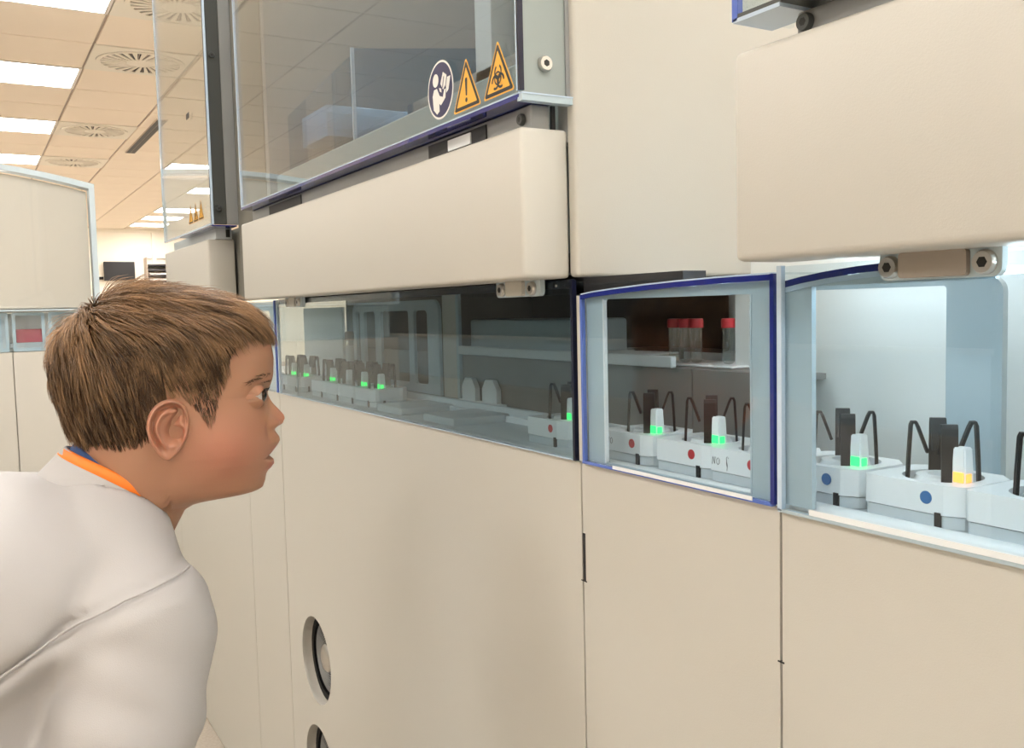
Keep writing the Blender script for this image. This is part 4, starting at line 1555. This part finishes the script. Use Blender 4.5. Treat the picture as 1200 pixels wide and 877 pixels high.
# area-weighted roots
hidx = np.where(sel)[0]
cellA = np.linalg.norm(np.cross(dP, dR), axis=-1).reshape(-1)[hidx]
NS = 21000
roots = rng.choice(hidx, NS, p=cellA / cellA.sum())
WH = np.array([-72.0, 14.0, 122.0])
NCL = 1100
cl_id = rng.choice(hidx, NCL, p=cellA / cellA.sum())
cl_sh = rng.normal(0, 0.19, NCL)
cl_lf = rng.uniform(0.6, 1.35, NCL)
kc = KDTree(NCL)
for k_, i_ in enumerate(cl_id):
    kc.insert(Vector(HV[i_]), k_)
kc.balance()
sv, sf, sc = [], [], []
for i in roots:
    p = HV[i] + np.array([rng.normal(0, 1.2), rng.normal(0, 1.2), rng.normal(0, 0.9)])
    n = HNv[i]
    x, y, z = p
    above = z - np.interp(x, hl_x, hl_z)
    if above < 0.5:
        continue
    topw = np.clip((z - 84) / 24, 0, 1)
    fadez = 1.0 if (x > 4 and z < 66) else 0.0
    if fadez and rng.uniform() > 0.75 + 0.25 * np.clip(above / 20, 0, 1):
        continue
    _, ci, _ = kc.find(Vector(p))
    toc = (HV[cl_id[ci]] - p) * (0.0 if fadez else 1.0)
    side = np.clip((above) / 45, 0, 1)
    L = (7 + 15 * side) * (1 - topw) + 36 * topw
    if x > 40:
        L *= 0.75 + 0.25 * topw
    if x < -40:
        L = max(L, 9 + 22 * min(1, above / 40))
    L *= rng.uniform(0.75, 1.2)
    if fadez:
        L = rng.uniform(4, 7) + 9 * np.clip((z - 40) / 26, 0, 1)
    nz = noise.noise_vector(Vector(p) * 0.035)
    nz2 = noise.noise_vector(Vector(p) * 0.11)
    d = p - WH
    d = d / (np.linalg.norm(d) + 1e-6)
    grav = np.array([0.10, 0, -1.0]) * (1.15 * (1 - topw) + 0.05)
    fwd_ = np.array([1.0, 0, 0]) * (0.9 * topw if x > -60 else 0.0)
    d = d + grav + fwd_ + 0.55 * np.array(nz) + 0.35 * np.array(nz2)
    if x < -30 and z < 70:
        d = d + np.array([0.25, 0, -0.3])
    d = d - n * np.dot(d, n)
    d /= np.linalg.norm(d) + 1e-6
    wdist = np.linalg.norm(p - WH)
    if wdist < 16:
        L *= 0.45 + 0.55 * wdist / 16
    lift = (2.2 + (5.5 - 2.5 * np.clip((x - 30) / 40, 0, 1)) * topw + 3.2 * (1 if x < -40 else 0) * min(1, max(0, above) / 30)) * rng.uniform(0.45, 1.25) * min(1.0, 0.25 + above / 28)
    clump = noise.noise(Vector((p[0] * 0.09, p[1] * 0.09, p[2] * 0.09 + 7)))
    lift *= (1 + 0.45 * clump) * cl_lf[ci]
    NSEG = 5
    pts = []
    q = p.copy()
    nn = n
    for k in range(NSEG + 1):
        t = k / NSEG
        hgt_ = lift * (1 - (1 - t) ** 2.0) + 0.3
        pts.append((q + nn * hgt_ + (toc - nn * np.dot(toc, nn)) * (0.62 * t * (0.35 + 0.65 * side)), nn))
        q = q + d * (L / NSEG)
        co, j, _ = kd.find(Vector(q))
        nn = HNv[j]
        v_ = HV[j]
        q = q - nn * np.dot(q - v_, nn)
        d = d - nn * np.dot(d, nn)
        d = d + np.array([0, 0, -0.10]) * (1 - topw)
        d /= np.linalg.norm(d) + 1e-6
    wdt = rng.uniform(0.38, 0.62)
    if fadez:
        wdt *= 0.55
    elif above < 12:
        wdt *= 0.7
    o_ = len(sv)
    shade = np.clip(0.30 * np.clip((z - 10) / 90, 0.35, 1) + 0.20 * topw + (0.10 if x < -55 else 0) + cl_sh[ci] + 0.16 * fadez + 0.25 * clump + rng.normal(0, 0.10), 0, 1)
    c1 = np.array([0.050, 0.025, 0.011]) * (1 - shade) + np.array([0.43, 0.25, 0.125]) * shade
    for k, (a_, nn_) in enumerate(pts):
        tg = pts[min(k + 1, NSEG)][0] - pts[max(k - 1, 0)][0]
        sdv = np.cross(tg, nn_)
        sdv /= np.linalg.norm(sdv) + 1e-6
        ww = wdt * (1 - 0.85 * (k / NSEG) ** 2)
        sv += [a_ - sdv * ww, a_ + sdv * ww, a_ + nn_ * ww * 0.9]
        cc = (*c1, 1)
        sc += [cc, cc, cc]
    for k in range(NSEG):
        b_ = o_ + 3 * k
        for e_ in range(3):
            sf.append((b_ + e_, b_ + (e_ + 1) % 3, b_ + 3 + (e_ + 1) % 3, b_ + 3 + e_))
m = mat('hair_strand', (0.2, 0.12, 0.06), 0.38, spec=0.5)
nt = m.node_tree
vc = nt.nodes.new('ShaderNodeVertexColor')
vc.layer_name = 'tint'
nt.links.new(vc.outputs['Color'], nt.nodes['Principled BSDF'].inputs['Base Color'])
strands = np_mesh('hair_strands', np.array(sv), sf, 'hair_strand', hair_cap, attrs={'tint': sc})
strands['kind'] = 'stuff'

# eyebrows
for sd_ in (-1, 1):
    lv, lf = [], []
    for k in range(75):
        t = rng.uniform(0, 1)
        ay = 12 + 28 * t
        z = 45.5 + 5.0 * sin(pi * min(1, t * 0.9 + 0.08)) + rng.normal(0, 1.2) * (1 - 0.5 * t)
        # nearest surface point on that side
        cand = HV[(HV[:, 0] > 30)]
        co, j, _ = kd.find(Vector((85 - 0.012 * ay * ay, sd_ * ay, z)))
        p, n = HV[j], HNv[j]
        d = np.array([-0.15, sd_ * 0.9, 0.25 - 0.5 * t + rng.normal(0, .15)])
        d = d - n * np.dot(d, n)
        d /= np.linalg.norm(d)
        L = rng.uniform(4, 7)
        s_ = np.cross(d, n) * 0.30
        o_ = len(lv)
        for q, w_ in ((p + n * .2, 1), (p + d * L * .5 + n * .9, .8), (p + d * L + n * .7, .1)):
            lv += [q - s_ * w_, q + s_ * w_, q + n * .25 * w_]
        for b_ in (0, 3):
            for e_ in range(3):
                lf.append([o_ + b_ + e_, o_ + b_ + (e_ + 1) % 3, o_ + b_ + 3 + (e_ + 1) % 3, o_ + b_ + 3 + e_])
    np_mesh('eyebrow', np.array(lv), lf, 'hair_root', per, smooth=False)

# ---------------- clothes
RC = np.array([-47.0, 0, -42.0])       # neck opening centre
E1 = np.array([0.825, 0, -0.565])      # towards the throat
NA_ = np.array([0.565, 0, 0.825])      # neck axis
seam_x = [-230, -190, -155, -100, -68, -35, -10, 10, 40]
seam_z = [-225, -186, -160, -127, -112, -104, -101, -103, -110]


def f_coat(X, Y, Z):
    Ya = np.abs(Y)
    d = cone(X, Y, Z, (-78, 0, -96), (-148, 0, -120), 66, 88, 0.68)
    d = smin(d, cone(X, Y, Z, (-148, 0, -120), (-245, 0, -195), 88, 90, 0.68), 30)
    d = smin(d, cone(X, Y, Z, (-245, 0, -195), (-318, 0, -345), 90, 96, 0.70), 30)
    d = smin(d, cone(X, Y, Z, (-318, 0, -345), (-305, 0, -520), 96, 104, 0.70), 30)
    # coat fronts hanging free below the chest
    d = smin(d, cone(X, Y, Z, (-125, 0, -150), (-245, 0, -430), 70, 74, 0.66), 30)
    # yoke from neck to shoulder
    d = smin(d, cone(X, Ya, Z, (-66, 26, -84), (-48, 100, -142), 44, 48), 26)
    # sleeves
    arm = cone(X, Ya, Z, (-50, 112, -156), (-88, 138, -290), 56, 60)
    arm = smin(arm, cone(X, Ya, Z, (-88, 138, -290), (-106, 146, -340), 60, 57), 14)
    arm = smin(arm, cone(X, Ya, Z, (-106, 146, -340), (-180, 120, -492), 57, 40), 18)
    # sleeve folds
    arm = arm + 2.6 * np.sin((Z + 0.45 * X + 0.3 * Ya) * 0.105 + 1.2 * np.sin(X * 0.03)) * np.clip((-185 - Z) / 60, 0, 1)
    d = smin(d, arm, 16)
    # armhole seam: groove and a slight fullness below it
    zs = np.interp(X, seam_x, seam_z)
    out = np.clip((Ya - 62) / 30, 0, 1) * (X > -215)
    dd = Z - zs
    d = d + 3.2 * np.exp(-(dd / 3.0) ** 2) * out
    d = d - 3.2 * np.exp(-((dd + 14) / 12) ** 2) * out
    d = d + 0.9 * np.sin(0.10 * (0.45 * X + Z) + 0.04 * Y + 1.6 * np.sin(0.022 * Z + 0.031 * X)) * np.clip((-95 - Z) / 60, 0, 1)
    # soft creases running from the seam and across the back
    d = d + 1.6 * np.sin(0.075 * (X * 0.8 - Z * 0.9) + 0.02 * Y) * np.clip((X + 240) / 60, 0, 1) * np.clip((-60 - X) / 40, 0, 1) * np.clip(dd / 12, 0, 1)
    d = d + 1.7 * np.sin(0.05 * (X + 0.6 * Z) + 0.06 * Ya) * np.clip((-215 - Z) / 60, 0, 1)
    return d


cv, cf = nets(f_coat, (-430, -235, -640), (50, 235, -10), 4)
# neck opening
rel = cv - RC
ht = rel @ NA_
rad_ = np.linalg.norm(rel - np.outer(ht, NA_), axis=1)
cut = (rad_ < 56) & (ht > -34)
cut |= cv[:, 2] < -600
cut |= (np.abs(cv[:, 1]) > 70) & (cv[:, 2] < -488) & (cv[:, 0] > -222)
keep = ~cut[cf].any(axis=1)
cf = cf[keep]
coat = np_mesh('lab_coat', turn(cv), cf, 'coat', per)
mod = coat.modifiers.new('thickness', 'SOLIDIFY')
mod.thickness = 0.0018
mod.offset = -1


def seam_line(name, side, x0, x1, n, m, r):
    sel_ = cv[(cv[:, 1] * side > 40)]
    pts = []
    for x_ in np.linspace(x0, x1, n):
        z_ = np.interp(x_, seam_x, seam_z)
        dd_ = np.hypot(sel_[:, 0] - x_, sel_[:, 2] - z_)
        c_ = sel_[dd_ < 6]
        if len(c_):
            k_ = np.argmax(c_[:, 1] * side)
            pts.append((x_, c_[k_, 1], z_))
    pts = np.array(pts)
    for _ in range(14):
        pts[1:-1, 1] = (pts[:-2, 1] + 2 * pts[1:-1, 1] + pts[2:, 1]) / 4
    q = MB()
    q.tube([tuple(p) for p in pts], r, 6)
    return np_mesh(name, turn(np.array(q.v)), q.f, m, per)


seam_line('sleeve_seam', -1, -205, -14, 50, 'coat', 1.1)
seam_line('sleeve_seam', 1, -205, -14, 50, 'coat', 1.1)


def ring_band(name, m, a_in, b_in, levels, parent, t0=-pi, t1=pi, n=72, wob=0.0, center=RC, dip=0.0):
    """levels: list of (height along neck axis, radius offset)"""
    vs, fs = [], []
    for k in range(n + 1):
        t = t0 + (t1 - t0) * k / n
        for (h_, dr) in levels:
            p = center + E1 * ((a_in + dr) * cos(t)) + np.array([0, 1, 0]) * ((b_in + dr) * sin(t)) + NA_ * (h_ + wob * sin(3 * t) - dip * max(0.0, -cos(t)) ** 3)
            vs.append(p)
    q = len(levels)
    for k in range(n):
        for e_ in range(q):
            e2 = (e_ + 1) % q
            fs.append([k * q + e_, (k + 1) * q + e_, (k + 1) * q + e2, k * q + e2])
    fs.append(list(range(q))[::-1])
    fs.append([n * q + e_ for e_ in range(q)])
    return np_mesh(name, turn(np.array(vs)), fs, m, parent)


ring_band('coat_collar', 'coat', 55, 51, [(-42, 12), (-22, 8), (-4, 4.5), (2, 2.5), (2.5, 0.5), (-4, 0), (-40, 6)], per, 0.30, 2 * pi - 0.30, wob=0.8)
ring_band('shirt_collar', 'shirtblue', 51, 47, [(-30, 4), (-4, 3), (11, 1.5), (13, -0.5), (10, -2), (-30, -2)], per, wob=0.6)
# lanyard ribbon lying on the collar edge
ring_band('lanyard', 'orange', 55.5, 51.5, [(-3.5, 4.6), (3.2, 2.6), (5.2, 1.2), (4.8, 0.2), (1.5, 0.8), (-4, 3.6)], per, 0.25, 2 * pi - 0.25, wob=0.5, dip=3.0)


def f_pants(X, Y, Z):
    d = cone(X, Y, Z, (-320, 0, -345), (-320, 0, -372), 78, 80, 0.72)
    d = smin(d, mirror_cones(X, Y, Z, [(HIP, KNEE, 70, 55), (KNEE, (-321, 92, -850), 55, 46)], 16), 16)
    d = d + 1.5 * np.sin(Z * 0.09 + X * 0.05) * (Z < -420)
    return d


pv, pf = nets(f_pants, (-430, -190, -905), (-170, 190, -250), 7)
np_mesh('trousers', turn(pv), pf, 'jeans', per)
for sd_ in (-1, 1):
    def f_shoe(X, Y, Z):
        yy = sd_ * Y
        X = X + 57
        d = cone(X, yy, Z, (-278, 92, -905), (-190, 98, -915), 40, 34)
        d = smin(d, cone(X, yy, Z, (-190, 98, -915), (-140, 102, -922), 34, 26), 10)
        d = smin(d, cone(X, yy, Z, (-272, 92, -890), (-268, 92, -870), 40, 40), 10)
        return np.maximum(d, -(Z + 943.6 - 0.5))
    v_, f_ = nets(f_shoe, (-390, min(sd_ * 40, sd_ * 150), -950), (-150, max(sd_ * 40, sd_ * 150), -820), 5)
    np_mesh('shoe', turn(v_), f_, 'shoe', per)
